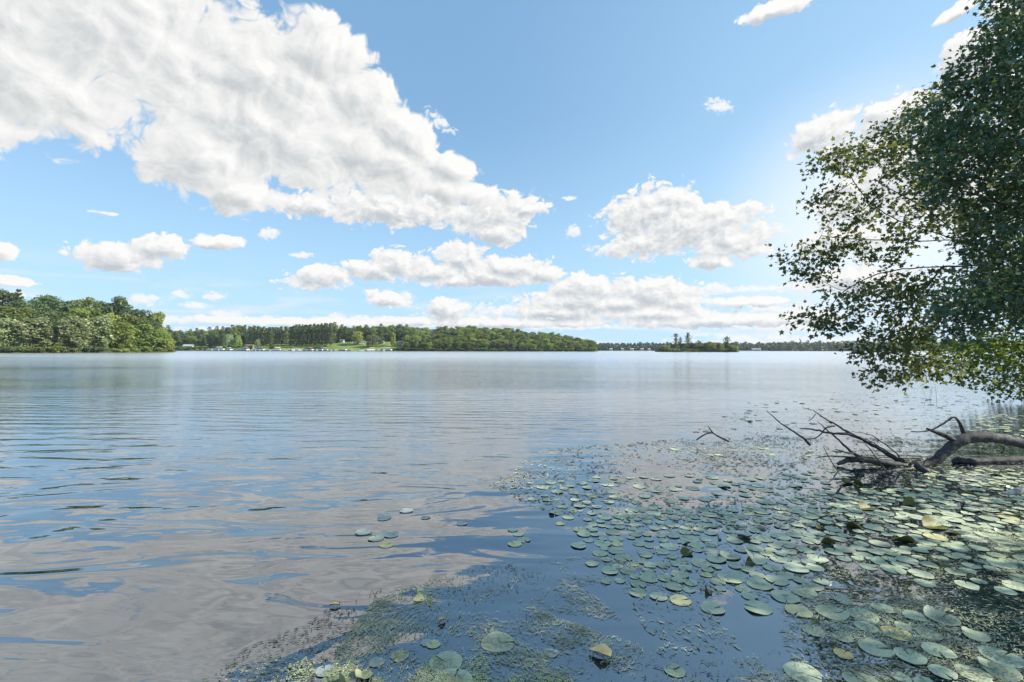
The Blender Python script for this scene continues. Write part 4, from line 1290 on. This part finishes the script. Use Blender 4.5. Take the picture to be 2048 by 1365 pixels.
wood(fb, 'side_branch', dl(T - .12, (1842, 930), (1852, 918), (1862, 911)), [.012, .010, .004], 5, 0.005, 17)
wood(fb, 'side_branch', dl(T - .12, (1852, 942), (1868, 934), (1872, 926)), [.008, .008, .004], 5, 0.005, 18)
wood(fb, 'split_slab', dl(T - .2, (1828, 928, 7.1), (1846, 942, 7.0), (1875, 956, 6.85), (1915, 968, 6.6)), [.05, .05, .042, .012], 8, 0.006, 19)
wood(fb, 'side_branch', dl(T - .05, (2006, 892), (2004, 898), (1998, 906)), [.02, .016, .008], 5, 0.003, 20)

tw = empty('bent_twig', (0, 0, 0)); tag(tw, 'small lambda-shaped dark twig standing alone in the water left of the fallen branch', 'twig')
wood(tw, 'stem', dl(8.95, (1392, 880, 8.95), (1404, 871, 8.95), (1416, 866, 8.95), (1424, 866, 8.95)), [.014, .014, .013, .013], 6, 0.003, 31)
wood(tw, 'stem', dl(8.95, (1457, 883, 8.8), (1440, 875, 8.9), (1425, 866, 8.95), (1416, 853, 8.95)), [.019, .018, .014, .008], 6, 0.003, 32)
tw = wood(None, 'leaning_twig', dl(8.6, (1618, 890, 8.7), (1604, 876, 8.65), (1578, 858, 8.6), (1560, 846, 8.6), (1532, 821, 8.6)), [.022, .019, .015, .012, .006], 6, 0.005, 33)
tag(tw, 'long thin straight twig slanting out of the water, left of the fallen branch', 'twig')
lg = wood(None, 'floating_log', dl(7.5, (1902, 924, 7.5), (1912, 920, 7.5), (1950, 923, 7.55), (2000, 920, 7.6), (2060, 919, 7.7), (2140, 912, 7.9)), [.03, .065, .06, .055, .06, .07], 10, 0.006, 34, 0.05, 0.25)
tag(lg, 'straight dark log floating below the bend of the fallen branch at the right edge', 'log')
lg = wood(None, 'pale_log', dl(6.0, (1996, 988, 5.9), (2016, 985, 5.9), (2048, 979, 5.95), (2120, 968, 6.1)), [.012, .035, .05, .06], 9, 0.004, 35, mat='pale_drift')
tag(lg, 'pale pointed end of a grey log at the right edge among the lily pads', 'log')
mb = MB(); rg = random.Random(44)
for i in range(4):
    b = at(1850 + 22 * rg.random(), 798 + 6 * rg.random())
    mb.tube([b, b + Vector((rg.uniform(-.1, .1), 0, .35)), b + Vector((rg.uniform(-.35, .35), 0, rg.uniform(.4, .75)))], [.004, .0035, .002], 4)
tag(mb.build('water_plant', M['bark']), 'few thin plant stems rising from the water below the maple', 'plant')

# ------------------------------------------------------------------ lily pads
def pad_mat(name, a, b, edge, rough=0.38, spec=0.5):
    m, g, out = new_mat(name)
    tcn = g.n('ShaderNodeTexCoord'); oi = g.n('ShaderNodeObjectInfo'); geo = g.n('ShaderNodeNewGeometry')
    ob = tcn.outputs['Object']
    sp = g.n('ShaderNodeSeparateXYZ'); g.put(sp.inputs[0], ob)
    ang = g.math('ARCTAN2', sp.outputs[1], sp.outputs[0])
    rad = g.vmath('LENGTH', ob)
    vein = g.math('ABSOLUTE', g.math('SINE', g.math('MULTIPLY', ang, 9.0)))
    vein = g.ramp(vein, 0.0, 0.16, 1.0, 0.0)
    off = g.vmath('SCALE', geo.outputs['Position'], scale=1.0)
    n = g.noise(off, 14, 5, 0.65)
    n2 = g.noise(off, 60, 4, 0.6)
    c = g.mix(g.ramp(n, 0.35, 0.68), a, b)
    c = g.mix(g.math('MULTIPLY', vein, 0.25), c, tuple(min(1, x * 1.35) for x in b))
    c = g.mix(g.ramp(n2, 0.66, 0.72, 0, 0.75), c, edge)
    rnd = oi.outputs['Random']
    hs = g.n('ShaderNodeHueSaturation'); g.put(hs.inputs['Color'], c)
    g.put(hs.inputs['Hue'], g.math('MULTIPLY_ADD', rnd, 0.03, 0.485))
    g.put(hs.inputs['Value'], g.math('MULTIPLY_ADD', g.math('FRACT', g.math('MULTIPLY', rnd, 7.3)), 0.35, 0.82))
    g.put(out.inputs[0], principled(g, hs.outputs[0], g.math('MULTIPLY_ADD', n, 0.25, rough - 0.12), spec, bump(g, g.math('MULTIPLY_ADD', vein, -0.4, n), 0.004)))
    return m
M['pad'] = pad_mat('lily pad', (0.36, 0.42, 0.275), (0.47, 0.515, 0.37), (0.37, 0.31, 0.16), 0.44, 0.5)
M['pad_yellow'] = pad_mat('yellowed lily pad', (0.58, 0.53, 0.24), (0.47, 0.51, 0.29), (0.36, 0.26, 0.10))
M['pad_under'] = pad_mat('turned up lily pad', (0.075, 0.085, 0.014), (0.13, 0.125, 0.02), (0.08, 0.05, 0.016), 0.5, 0.3)
M['pad_gold'] = pad_mat('golden dead leaf', (0.72, 0.52, 0.18), (0.78, 0.62, 0.28), (0.45, 0.30, 0.12))
M['pad_dim'] = pad_mat('drowned lily pad', (0.26, 0.32, 0.29), (0.34, 0.39, 0.36), (0.20, 0.20, 0.16))

def pad_mesh(seed, lift=0.0, fold=0.0, wav=0.03, half=False, oval=1.0):
    """a round leaf of unit diameter 1 with a slit; rim rolls up or folds over"""
    rg = random.Random(seed)
    seg = 30; slit = rg.uniform(0.05, 0.16)
    ph = [rg.uniform(0, 6.28) for _ in range(4)]
    rings = [0.0, 0.16, 0.30, 0.42, 0.485, 0.5]
    V, F = [], []
    def zof(x, y, r, a):
        z = 0.006 * math.sin(3 * a + ph[0]) * (r / .5)
        z += wav * (r / .5) ** 3 * max(0, math.sin(2 * a + ph[1])) * 0.6
        z += lift * max(0.0, (math.cos(a - ph[2]) * r - 0.24)) ** 1.5 * 3.0
        z += 0.012 * (r / .5)
        return z
    for r in rings:
        for i in range(seg + 1):
            a = slit + (2 * math.pi - 2 * slit) * i / seg
            rr = r * (1 + 0.03 * math.sin(3 * a + ph[3]) + 0.015 * math.sin(7 * a + ph[0]))
            if r > 0.3 and (i < 2 or i > seg - 2): rr *= 0.95
            x, y = rr * math.cos(a), rr * math.sin(a) * oval
            z = zof(x, y, rr, a)
            if fold:
                # the leaf is bent along a chord and one side stands up
                d = y - 0.02
                if d > 0:
                    th = fold
                    y, z = 0.02 + d * math.cos(th), z + d * math.sin(th)
                elif half:
                    y, z = 0.02 + d * math.cos(fold * 0.6), z - d * math.sin(fold * 0.6)
            V.append((x, y, z))
    k = seg + 1
    for j in range(len(rings) - 1):
        for i in range(seg):
            F.append((j * k + i, (j + 1) * k + i, (j + 1) * k + i + 1, j * k + i + 1))
    # rim has a thickness
    o = len(V); last = (len(rings) - 1) * k
    for i in range(k):
        x, y, z = V[last + i]; V.append((x * 0.99, y * 0.99, z - 0.02))
    for i in range(seg):
        F.append((last + i, o + i, o + i + 1, last + i + 1))
    return raw_mesh('lily_pad', V, F, M['pad'], True)

PADS = [pad_mesh(s, 0, 0, 0.02 + 0.02 * (s % 3)) for s in range(8)]
PADS_UP = [pad_mesh(40 + s, 0.22 + 0.12 * s, 0, 0.06) for s in range(3)]
PADS_FOLD = [pad_mesh(60, 0.3, 1.0, 0.12, False, 0.8), pad_mesh(61, 0.2, 0.75, 0.10, False, 0.85), pad_mesh(62, 0.4, 1.25, 0.12, False, 0.7), pad_mesh(63, 0.5, 0.55, 0.14, False, 0.9)]

def inside(poly, x, y):
    c = False; n = len(poly); j = n - 1
    for i in range(n):
        xi, yi = poly[i]; xj, yj = poly[j]
        if (yi > y) != (yj > y) and x < (xj - xi) * (y - yi) / (yj - yi) + xi: c = not c
        j = i
    return c

rp = random.Random(2024)
HAND = [
    (997, 1280, .205, 'flat', 'pad', 'single round green lily pad with a slit, alone in the weeds at the bottom centre', 0.0),
    (895, 1318, .19, 'flat', 'pad', 'large lily pad partly covered by green scum, left of the lone round pad', 2.6),
    (908, 1358, .22, 'flat', 'pad', 'large lily pad at the bottom edge below the scum-covered pad', 1.4),
    (870, 1283, .085, 'flat', 'pad_yellow', 'small half drowned yellowish pad just above the scum-covered pad', 0.5),
    (803, 1306, .105, 'flat', 'pad_yellow', 'small yellowish torn pad left of the scum-covered pad', 4.0),
    (855, 1280, .07, 'flat', 'pad_dim', 'small dim drowned pad next to the half drowned yellowish one', 4.0),
    (758, 1318, .09, 'flat', 'pad_dim', 'pale drowned pad left of the small yellowish torn pad', 1.0),
    (731, 1346, .11, 'fold', 'pad_yellow', 'curled yellowish pad near the bottom edge, left of the big pads', 2.0),
    (695, 1362, .12, 'fold', 'pad_yellow', 'curled pale green pad cut by the bottom edge, leftmost of all', 2.4),
    (655, 1335, .10, 'flat', 'pad_dim', 'dim drowned pad near the bottom, leftmost by the green scum', 2.0),
    (844, 1180, .06, 'fold', 'pad_yellow', 'uppermost of three small curled yellowish leaves in the weeds', 0.4),
    (840, 1196, .08, 'fold', 'pad_yellow', 'middle one of three small curled yellowish leaves in the weeds', 0.2),
    (863, 1203, .075, 'fold', 'pad_yellow', 'lowest of three small curled yellowish leaves in the weeds', 5.2),
    (1103, 1300, .085, 'flat', 'pad_dim', 'small dim pad right of the lone round pad', 1.0),
    (730, 1062, .16, 'flat', 'pad_dim', 'left pad of the small pad group in open water left of the middle', 1.0),
    (755, 1075, .15, 'flat', 'pad', 'nearest pad of the small pad group in open water left of the middle', 2.0),
    (785, 1068, .15, 'flat', 'pad_dim', 'right pad of the small pad group in open water left of the middle', 0.3),
    (770, 1035, .15, 'flat', 'pad_dim', 'back pad of the small pad group in open water left of the middle', 3.3),
    (815, 1020, .15, 'flat', 'pad_dim', 'dim farthest pad of the small pad group in open water left of the middle', 3.0),
    (853, 1034, .10, 'flat', 'pad_dim', 'small pad alone in the water, right of the small pad group', 3.0),
    (925, 1046, .11, 'flat', 'pad_dim', 'thin-looking pad in the pale water right of the middle pad group', 1.0),
    (776, 1088, .13, 'flat', 'pad_gold', 'golden decayed pad below the small pad group in open water', 1.0),
    (1026, 1058, .10, 'flat', 'pad', 'topmost pad of the small four-pad cluster in the blue water', 1.2),
    (1037, 1067, .105, 'flat', 'pad', 'second pad from the top of the small four-pad cluster in the blue water', 4.2),
    (1048, 1078, .125, 'flat', 'pad', 'right-hand pad of the small four-pad cluster in the blue water', 5.2),
    (1030, 1086, .13, 'flat', 'pad_yellow', 'ragged lowest pad of the small four-pad cluster in the blue water', 2.2),
    (1346, 1334, .115, 'flat', 'pad', 'small pad alone near the bottom, between open blue water and weeds', 0.6),
    (1422, 1213, .16, 'flat', 'pad', 'pad at the lower left corner of the pad field, beside open blue water', 0.3),
    (1511, 1212, .18, 'flat', 'pad', 'round veined pad right of the corner pad of the field', 2.6),
    (1600, 1340, .19, 'flat', 'pad', 'large pad at the bottom edge right of the blue water', 5.6),
    (1715, 1357, .17, 'flat', 'pad', 'pad cut by the bottom edge right of the large bottom pad', 1.5),
    (1658, 1222, .20, 'up', 'pad', 'big pad with a dark raised left edge near the lower right', 0.0),
    (1458, 1153, .19, 'up', 'pad', 'big pad with raised dark rim in the middle of the pad field', 1.0),
    (1515, 1166, .18, 'up', 'pad', 'pad with rolled rim just right of the big raised-rim pad', 2.0),
    (1875, 1232, .19, 'up', 'pad', 'pad with tall dark rim at the far lower right, over black water', 0.5),
    (1992, 1308, .20, 'flat', 'pad', 'large oval pad near the lower right corner', 0.4),
    (1988, 1335, .18, 'up', 'pad', 'dark-rimmed pad beside the lower right corner', 2.8),
    (1785, 1262, .16, 'flat', 'pad_gold', 'golden yellow decayed pad among the lower right pads', 0.6),
    (1680, 1302, .10, 'flat', 'pad_gold', 'small golden decayed pad near the bottom right', 0.6),
    (1358, 1197, .15, 'flat', 'pad_yellow', 'yellow-rimmed pad at the lower tip of the pad field', 0.2),
    (1505, 1115, .24, 'fold', 'pad', 'crumpled green pad standing up in the middle of the pad field', 1.2),
    (1370, 1105, .13, 'fold', 'pad_under', 'folded olive-yellow pad standing at the left of the field', 0.5),
    (1412, 1180, .09, 'fold', 'pad_under', 'small dark gold curled leaf at the lower tip of the pad field', 1.5),
    (1435, 1076, .07, 'fold', 'pad_under', 'small dark curled leaf in the upper left of the pad field', 1.0),
    (1486, 1072, .14, 'fold', 'pad', 'dark green folded leaf right of the small dark curled leaf', 2.6),
    (1636, 1055, .09, 'fold', 'pad_under', 'small olive curled leaf right of the middle of the field', 0.3),
    (1652, 1085, .12, 'fold', 'pad_under', 'olive curled leaf below the small olive one', 2.8),
    (1704, 1052, .14, 'fold', 'pad_under', 'olive upright leaf in the back half of the pad field', 2.0),
    (1728, 1016, .17, 'fold', 'pad_under', 'rounded olive upright leaf at the back of the pad field', 0.3),
    (1690, 965, .17, 'fold', 'pad_under', 'yellow-green upright leaf just below the fallen branch', 0.4),
    (1713, 968, .12, 'fold', 'pad_under', 'brown folded leaf right of the yellow-green upright leaf', 2.4),
    (1862, 1052, .22, 'fold', 'pad_under', 'large yellow-green leaf with two raised flaps at the right', 0.1),
    (1802, 1081, .18, 'fold', 'pad_under', 'long golden-brown curled leaf left of the two-flapped leaf', 2.8),
    (1815, 1008, .17, 'fold', 'pad_under', 'dark green upright leaf behind the long curled leaf', 0.0),
    (1900, 1068, .12, 'fold', 'pad_under', 'small yellow-green leaf right of the two-flapped leaf', 2.6),
    (1878, 1126, .11, 'fold', 'pad_under', 'golden curled leaf in the right half below the two-flapped leaf', 0.8),
    (1630, 1241, .10, 'fold', 'pad_under', 'brown curled leaf in the lower right pads', 4.2),
    (1930, 985, .14, 'fold', 'pad_under', 'olive upright leaf near the pale log', 0.6),
    (1120, 1012, .10, 'flat', 'pad_yellow', 'yellow small pad at the left fringe of the far pads', 0.6),
    (1120, 1046, .09, 'flat', 'pad_gold', 'golden small pad at the left fringe, below the yellow one', 0.6),
]
placed = []
gold = None
for (px, py, dia, shp, mat, lab, rz) in HAND:
    p = at(px, py)
    me = {'flat': PADS, 'up': PADS_UP, 'fold': PADS_FOLD}[shp]
    o = put('curled_leaf' if shp == 'fold' else 'lily_pad', me[rp.randrange(len(me))], None, (p.x, p.y, 0.004))
    o.scale = (dia, dia, dia); o.rotation_euler = (0, 0, rz)
    o.material_slots[0].link = 'OBJECT'; o.material_slots[0].material = M[mat]
    tag(o, lab, 'leaf' if shp == 'fold' else 'lily pad')
    placed.append((p.x, p.y, dia, None))
# dead golden leaf and two slim yellow leaves
def thin_leaf(px, py, L, Wd, rz, mat, lab, bend=0.25, tri=False):
    p = at(px, py); V, F = [], []
    n = 8
    for i in range(n + 1):
        t = i / n; w = Wd * (math.sin(math.pi * min(1, 0.06 + 0.94 * t)) ** 0.8 if not tri else (0.15 + 0.85 * (1 - abs(2 * t - 0.7) / 1.3)))
        x = (t - .5) * L
        z = 0.02 + bend * L * (0.5 - abs(t - .5)) * .4
        V += [(x, -w / 2, z + .25 * w), (x, 0, z - .004), (x, w / 2, z + .25 * w)]
    for i in range(n):
        for k in (0, 1): F.append((i * 3 + k, i * 3 + k + 1, i * 3 + k + 4, i * 3 + k + 3))
    k = len(V)
    V += [(x, y, z - 0.004) for (x, y, z) in V]
    F += [tuple(j + k for j in f[::-1]) for f in F]
    o = put('fallen_leaf', raw_mesh('fallen_leaf', V, F, M[mat], True), None, (p.x, p.y, 0.0)); o.rotation_euler = (0, 0, rz)
    tag(o, lab, 'leaf'); return o
thin_leaf(1199, 1305, .13, .10, 2.7, 'pad_gold', 'golden yellow folded leaf floating in the weeds right of the lone pad', 0.3, True)
thin_leaf(674, 1209, .075, .018, 0.05, 'pad_gold', 'slim yellow leaf floating alone on the grey reflection')
thin_leaf(886, 1240, .055, .03, 0.5, 'pad_gold', 'tiny golden leaf in the weeds above the scum-covered pad')

REG = [
    # polygon, tries, lowest distance share, (diameter range), label, group
    ([(1180, 1040), (1300, 1010), (1420, 1020), (1440, 1190), (1290, 1160), (1200, 1120), (1150, 1085), (1140, 1060)], 900, 0.44, (.12, .17), 'small pale green pad at the left side of the pad field beside blue water', 'pads at the left side of the pad field'),
    ([(1180, 1125), (1240, 1110), (1330, 1150), (1340, 1200), (1260, 1185), (1200, 1160)], 60, 0.5, (.12, .16), 'round pale pad at the left lower fringe of the pad field', 'pads at the left lower fringe of the field'),
    ([(1340, 1110), (1560, 1080), (1640, 1110), (1640, 1190), (1440, 1195), (1340, 1195)], 420, 0.44, (.15, .21), 'pale green pad in the middle of the pad field', 'pads in the middle of the pad field'),
    ([(1420, 1020), (1640, 985), (1800, 975), (2060, 1000), (2060, 1130), (1840, 1150), (1640, 1120), (1430, 1090)], 1500, 0.43, (.14, .20), 'pale green pad in the dense back part of the pad field', 'pads in the dense back part of the field'),
    ([(1540, 1190), (1680, 1180), (1740, 1250), (1660, 1280), (1560, 1240)], 60, 0.5, (.16, .20), 'pale oval pad near the brown curled leaf at the lower right', 'pads near the brown curled leaf'),
    ([(1740, 1120), (2060, 1100), (2060, 1190), (1900, 1180), (1760, 1160)], 70, 0.55, (.15, .19), 'pale oval pad on dark water at the right edge', 'pads on dark water at the right edge'),
    ([(1740, 1210), (1920, 1220), (1960, 1290), (2060, 1330), (2060, 1375), (1760, 1372), (1690, 1290)], 120, 0.5, (.13, .18), 'pale pad in the lower right corner group', 'pads of the lower right corner'),
    ([(1010, 965), (1180, 955), (1240, 1000), (1150, 1060), (1080, 1010), (1040, 990)], 60, 0.6, (.13, .18), 'flat pad scattered at the far left fringe of the pads', 'pads scattered at the far left fringe'),
    ([(1150, 955), (1700, 940), (1640, 990), (1300, 1015), (1180, 1020)], 150, 0.6, (.13, .18), 'thin-looking far pad left of the fallen branch', 'far pads left of the fallen branch'),
    ([(1850, 940), (2060, 940), (2060, 1000), (1820, 985)], 160, 0.48, (.13, .18), 'far pad between the floating log and the pale log', 'far pads by the logs'),
    ([(1930, 830), (2060, 830), (2060, 890), (1960, 870)], 90, 0.6, (.15, .2), 'far pad behind the fallen branch', 'far pads behind the fallen branch'),
    ([(1500, 800), (1960, 790), (1960, 870), (1500, 930), (1250, 930)], 130, 0.9, (.13, .19), 'far pad scattered on the bright water', 'far pads on the bright water'),
]
cand = []
for (poly, tries, share, dr, lab, grp) in REG:
    gp = [tuple(at(x, y)[:2]) for (x, y) in poly]
    x0, x1 = min(p[0] for p in gp), max(p[0] for p in gp); y0, y1 = min(p[1] for p in gp), max(p[1] for p in gp)
    area = abs(sum(gp[i][0] * gp[(i + 1) % len(gp)][1] - gp[(i + 1) % len(gp)][0] * gp[i][1] for i in range(len(gp)))) / 2
    n = 0; g_ = 0
    while n < tries and g_ < tries * 30:
        g_ += 1
        x, y = rp.uniform(x0, x1), rp.uniform(y0, y1)
        if not inside(gp, x, y): continue
        n += 1
        d = rp.uniform(dr[0] * 0.66, dr[1] * 0.98)
        if any((x - a) ** 2 + (y - b) ** 2 < (share * (d + e)) ** 2 for (a, b, e, _) in placed): continue
        placed.append((x, y, d, None)); cand.append((d / y ** 1.5, x, y, d, lab, grp))
cand.sort(key=lambda c: -c[0])
SINGLE = 300 - 40
for i, (_, x, y, d, lab, grp) in enumerate(cand[:SINGLE]):
    up = rp.random() < 0.07
    o = put('lily_pad', (PADS_UP if up else PADS)[rp.randrange(3 if up else 8)], None, (x, y, 0.003 + 0.004 * rp.random()))
    o.scale = (d, d, d); o.rotation_euler = (rp.uniform(-.015, .015), rp.uniform(-.015, .015), rp.uniform(0, 6.28))
    if rp.random() < 0.035:
        o.material_slots[0].link = 'OBJECT'; o.material_slots[0].material = M['pad_yellow']
    tag(o, lab, 'lily pad', grp)
V, F = [], []
for (_, x, y, d, lab, grp) in cand[SINGLE:]:
    me = PADS[rp.randrange(8)] if rp.random() < .9 else PADS_UP[rp.randrange(3)]
    a = rp.uniform(0, 6.28); ca, sa = math.cos(a) * d, math.sin(a) * d; o_ = len(V); z0 = 0.003 + .004 * rp.random()
    V += [(x + v.co.x * ca - v.co.y * sa, y + v.co.x * sa + v.co.y * ca, z0 + v.co.z * d) for v in me.vertices]
    F += [tuple(j + o_ for j in p.vertices) for p in me.polygons]
if V:
    tag(put('far_lily_pads', raw_mesh('far_lily_pads', V, F, M['pad'], True)), 'many thin-looking far lily pads covering the water', 'lily pads', kind='stuff')
print('pads', len(cand))

# ------------------------------------------------------------------ floating weed
def weed_mat(name, a, b, c, rough=0.5):
    m, g, out = new_mat(name)
    geo = g.n('ShaderNodeNewGeometry')
    r = geo.outputs['Random Per Island']
    col = g.mix(r, a, b)
    col = g.mix(g.ramp(r, 0.75, 0.95), col, c)
    n = g.noise(geo.outputs['Position'], 2.0, 3, 0.6)
    col = g.mix(g.ramp(n, 0.45, 0.65, 0, 0.45), col, tuple(x * .5 for x in a))
    g.put(out.inputs[0], principled(g, col, rough, 0.45))
    return m
M['weed'] = weed_mat('pondweed', (0.20, 0.22, 0.14), (0.42, 0.45, 0.30), (0.58, 0.58, 0.44))
M['weed_dark'] = weed_mat('dark pondweed', (0.035, 0.04, 0.025), (0.09, 0.10, 0.06), (0.17, 0.19, 0.08))
M['scum'] = weed_mat('green scum', (0.28, 0.33, 0.12), (0.44, 0.49, 0.22), (0.55, 0.56, 0.34), 0.7)

def value_noise(x, y, s, seed):
    """smooth noise on the plane for the spread of weed"""
    rs = np.random.default_rng(seed); T_ = rs.random((64, 64))
    u, v = x * s, y * s
    i, j = np.floor(u).astype(int), np.floor(v).astype(int)
    fu, fv = u - i, v - j; fu = fu * fu * (3 - 2 * fu); fv = fv * fv * (3 - 2 * fv)
    t = lambda a, b: T_[a % 64, b % 64]
    return (t(i, j) * (1 - fu) + t(i + 1, j) * fu) * (1 - fv) + (t(i, j + 1) * (1 - fu) + t(i + 1, j + 1) * fu) * fv

def weed_field(polys, seed, thr, scale, L, ratio, ang, spread, mat, name, label, lift=0.004, bent=0.25):
    rng = np.random.default_rng(seed)
    X_, Y_ = [], []
    for poly, n in polys:
        gp = np.array([tuple(at(x, y)[:2]) for (x, y) in poly])
        k = 0
        while k < n:
            x = rng.uniform(gp[:, 0].min(), gp[:, 0].max(), 4000); y = rng.uniform(gp[:, 1].min(), gp[:, 1].max(), 4000)
            c = np.zeros(4000, bool); j = len(gp) - 1
            for i in range(len(gp)):
                xi, yi = gp[i]; xj, yj = gp[j]
                c ^= ((yi > y) != (yj > y)) & (x < (xj - xi) * (y - yi) / (yj - yi + 1e-12) + xi)
                j = i
            f = 0.6 * value_noise(x, y, scale, seed) + 0.4 * value_noise(x, y, scale * 3.1, seed + 1)
            c &= f > thr + 0.13 * rng.normal(size=4000)
            x, y = x[c], y[c]
            X_.append(x[:n - k]); Y_.append(y[:n - k]); k += len(x[:n - k])
    x, y = np.concatenate(X_), np.concatenate(Y_)
    n = len(x)
    a = ang + (value_noise(x, y, scale * 0.8, seed + 5) - 0.5) * 3.2 + rng.normal(size=n) * spread
    l = L * (0.35 + 1.1 * rng.random(n) ** 1.5); w = l * ratio * (0.7 + 0.6 * rng.random(n))
    d = np.stack([np.cos(a), np.sin(a), np.zeros(n)], 1); p = np.stack([-d[:, 1], d[:, 0], np.zeros(n)], 1)
    c = np.stack([x, y, lift + 0.004 * rng.random(n)], 1)
    bow = bent * rng.normal(size=n) * l
    tilt = np.zeros((n, 3)); tilt[:, 2] = rng.random(n) * l * 0.10
    m = c + p * bow[:, None]
    q = np.stack([c - d * l[:, None] * .5, m - p * w[:, None] * .5, c + d * l[:, None] * .5 + tilt, m + p * w[:, None] * .5], 1)
    o = put(name, poly_mesh(name, q.reshape(-1, 3), 4, mat)); tag(o, label, 'water weed', kind='stuff')
    return o

W1 = [(760, 1190), (900, 1140), (1010, 1120), (1100, 1150), (1040, 1200), (1140, 1240), (1290, 1290), (1420, 1320), (1560, 1290), (1640, 1375), (640, 1375), (700, 1260)]
W1b = [(960, 1130), (1180, 1110), (1300, 1130), (1180, 1180), (1250, 1240), (1000, 1200)]
W2 = [(1560, 1190), (1700, 1110), (1900, 1060), (2060, 1040), (2060, 1375), (1600, 1375), (1560, 1270)]
W3 = [(1330, 880), (1500, 870), (1960, 880), (2060, 930), (2060, 1030), (1500, 1060), (1260, 1050), (1290, 960)]
W3L = [(980, 970), (1080, 900), (1330, 880), (1290, 960), (1260, 1050), (1180, 1050), (1060, 1010)]
W4 = [(1380, 860), (1560, 790), (1960, 770), (2060, 840), (1900, 890), (1500, 880)]
W5 = [(420, 1350), (500, 1290), (600, 1250), (700, 1190), (770, 1170), (740, 1290), (660, 1375), (400, 1375)]
W6 = [(1180, 1060), (1560, 1040), (1700, 1100), (1560, 1200), (1400, 1190), (1480, 1290), (1320, 1310), (1260, 1200)]
weed_field([(W1, 6400), (W1b, 1000)], 5, 0.56, 2.1, 0.050, 0.095, 0.3, 0.6, M['weed'], 'pondweed', 'pale strands of pondweed floating at the bottom centre')
weed_field([(W2, 11000)], 15, 0.46, 1.6, 0.040, 0.17, -0.5, 0.7, M['weed'], 'matted_pondweed', 'pale matted pondweed on the dark water at the lower right')
weed_field([(W3, 5200), (W3L, 1100), (W4, 2200)], 25, 0.50, 0.9, 0.060, 0.35, 0.1, 0.9, M['weed'], 'far_pondweed', 'specks of pondweed on the bright water around the fallen branch')
weed_field([(W3, 2000), (W3L, 450), (W4, 1800)], 27, 0.50, 0.8, 0.075, 0.35, 0.1, 0.9, M['weed_dark'], 'dark_far_pondweed', 'dark specks of weed on the bright water around the fallen branch')
weed_field([(W5, 950), (W1, 600)], 35, 0.55, 1.7, 0.030, 0.22, 0.7, 0.5, M['weed_dark'], 'dark_pondweed', 'dark flecks of weed over the grey reflection at the bottom')
weed_field([(W6, 1500)], 45, 0.50, 1.6, 0.040, 0.22, -0.3, 0.7, M['weed'], 'sparse_pondweed', 'thin strands of pondweed between the pads and the blue water')
SC = [[(540, 1350), (620, 1310), (640, 1340), (600, 1375), (520, 1375)], [(660, 1340), (710, 1310), (720, 1350), (690, 1375), (640, 1375)], [(820, 1330), (870, 1305), (890, 1320), (850, 1345)], [(920, 1330), (960, 1300), (1000, 1320), (960, 1345)],
      [(740, 1350), (860, 1340), (1120, 1345), (1180, 1375), (720, 1375)]]
weed_field([(SC[0], 420), (SC[1], 260), (SC[2], 260), (SC[3], 260), (SC[4], 1000), (W5, 350), (W2, 2600), (W1, 1100)], 55, 0.56, 3.6, 0.011, 0.7, 0, 2.0, M['scum'], 'duckweed', 'yellow-green scum of tiny floating leaves near the bottom edge', 0.008)

# ------------------------------------------------------------------ the air over the lake
def haze():
    m, g, out = new_mat('lake haze')
    v = g.n('ShaderNodeVolumePrincipled')
    v.inputs['Color'].default_value = (0.80, 0.88, 1.0, 1)
    v.inputs['Density'].default_value = 0.00010
    v.inputs['Anisotropy'].default_value = 0.2
    g.put(out.inputs['Volume'], v.outputs[0])
    b = MB(); b.box((0, 500, 29), (6000, 2200, 66))
    tag(b.build('haze', m), 'faint blue haze over the lake', 'haze', kind='stuff')
haze()
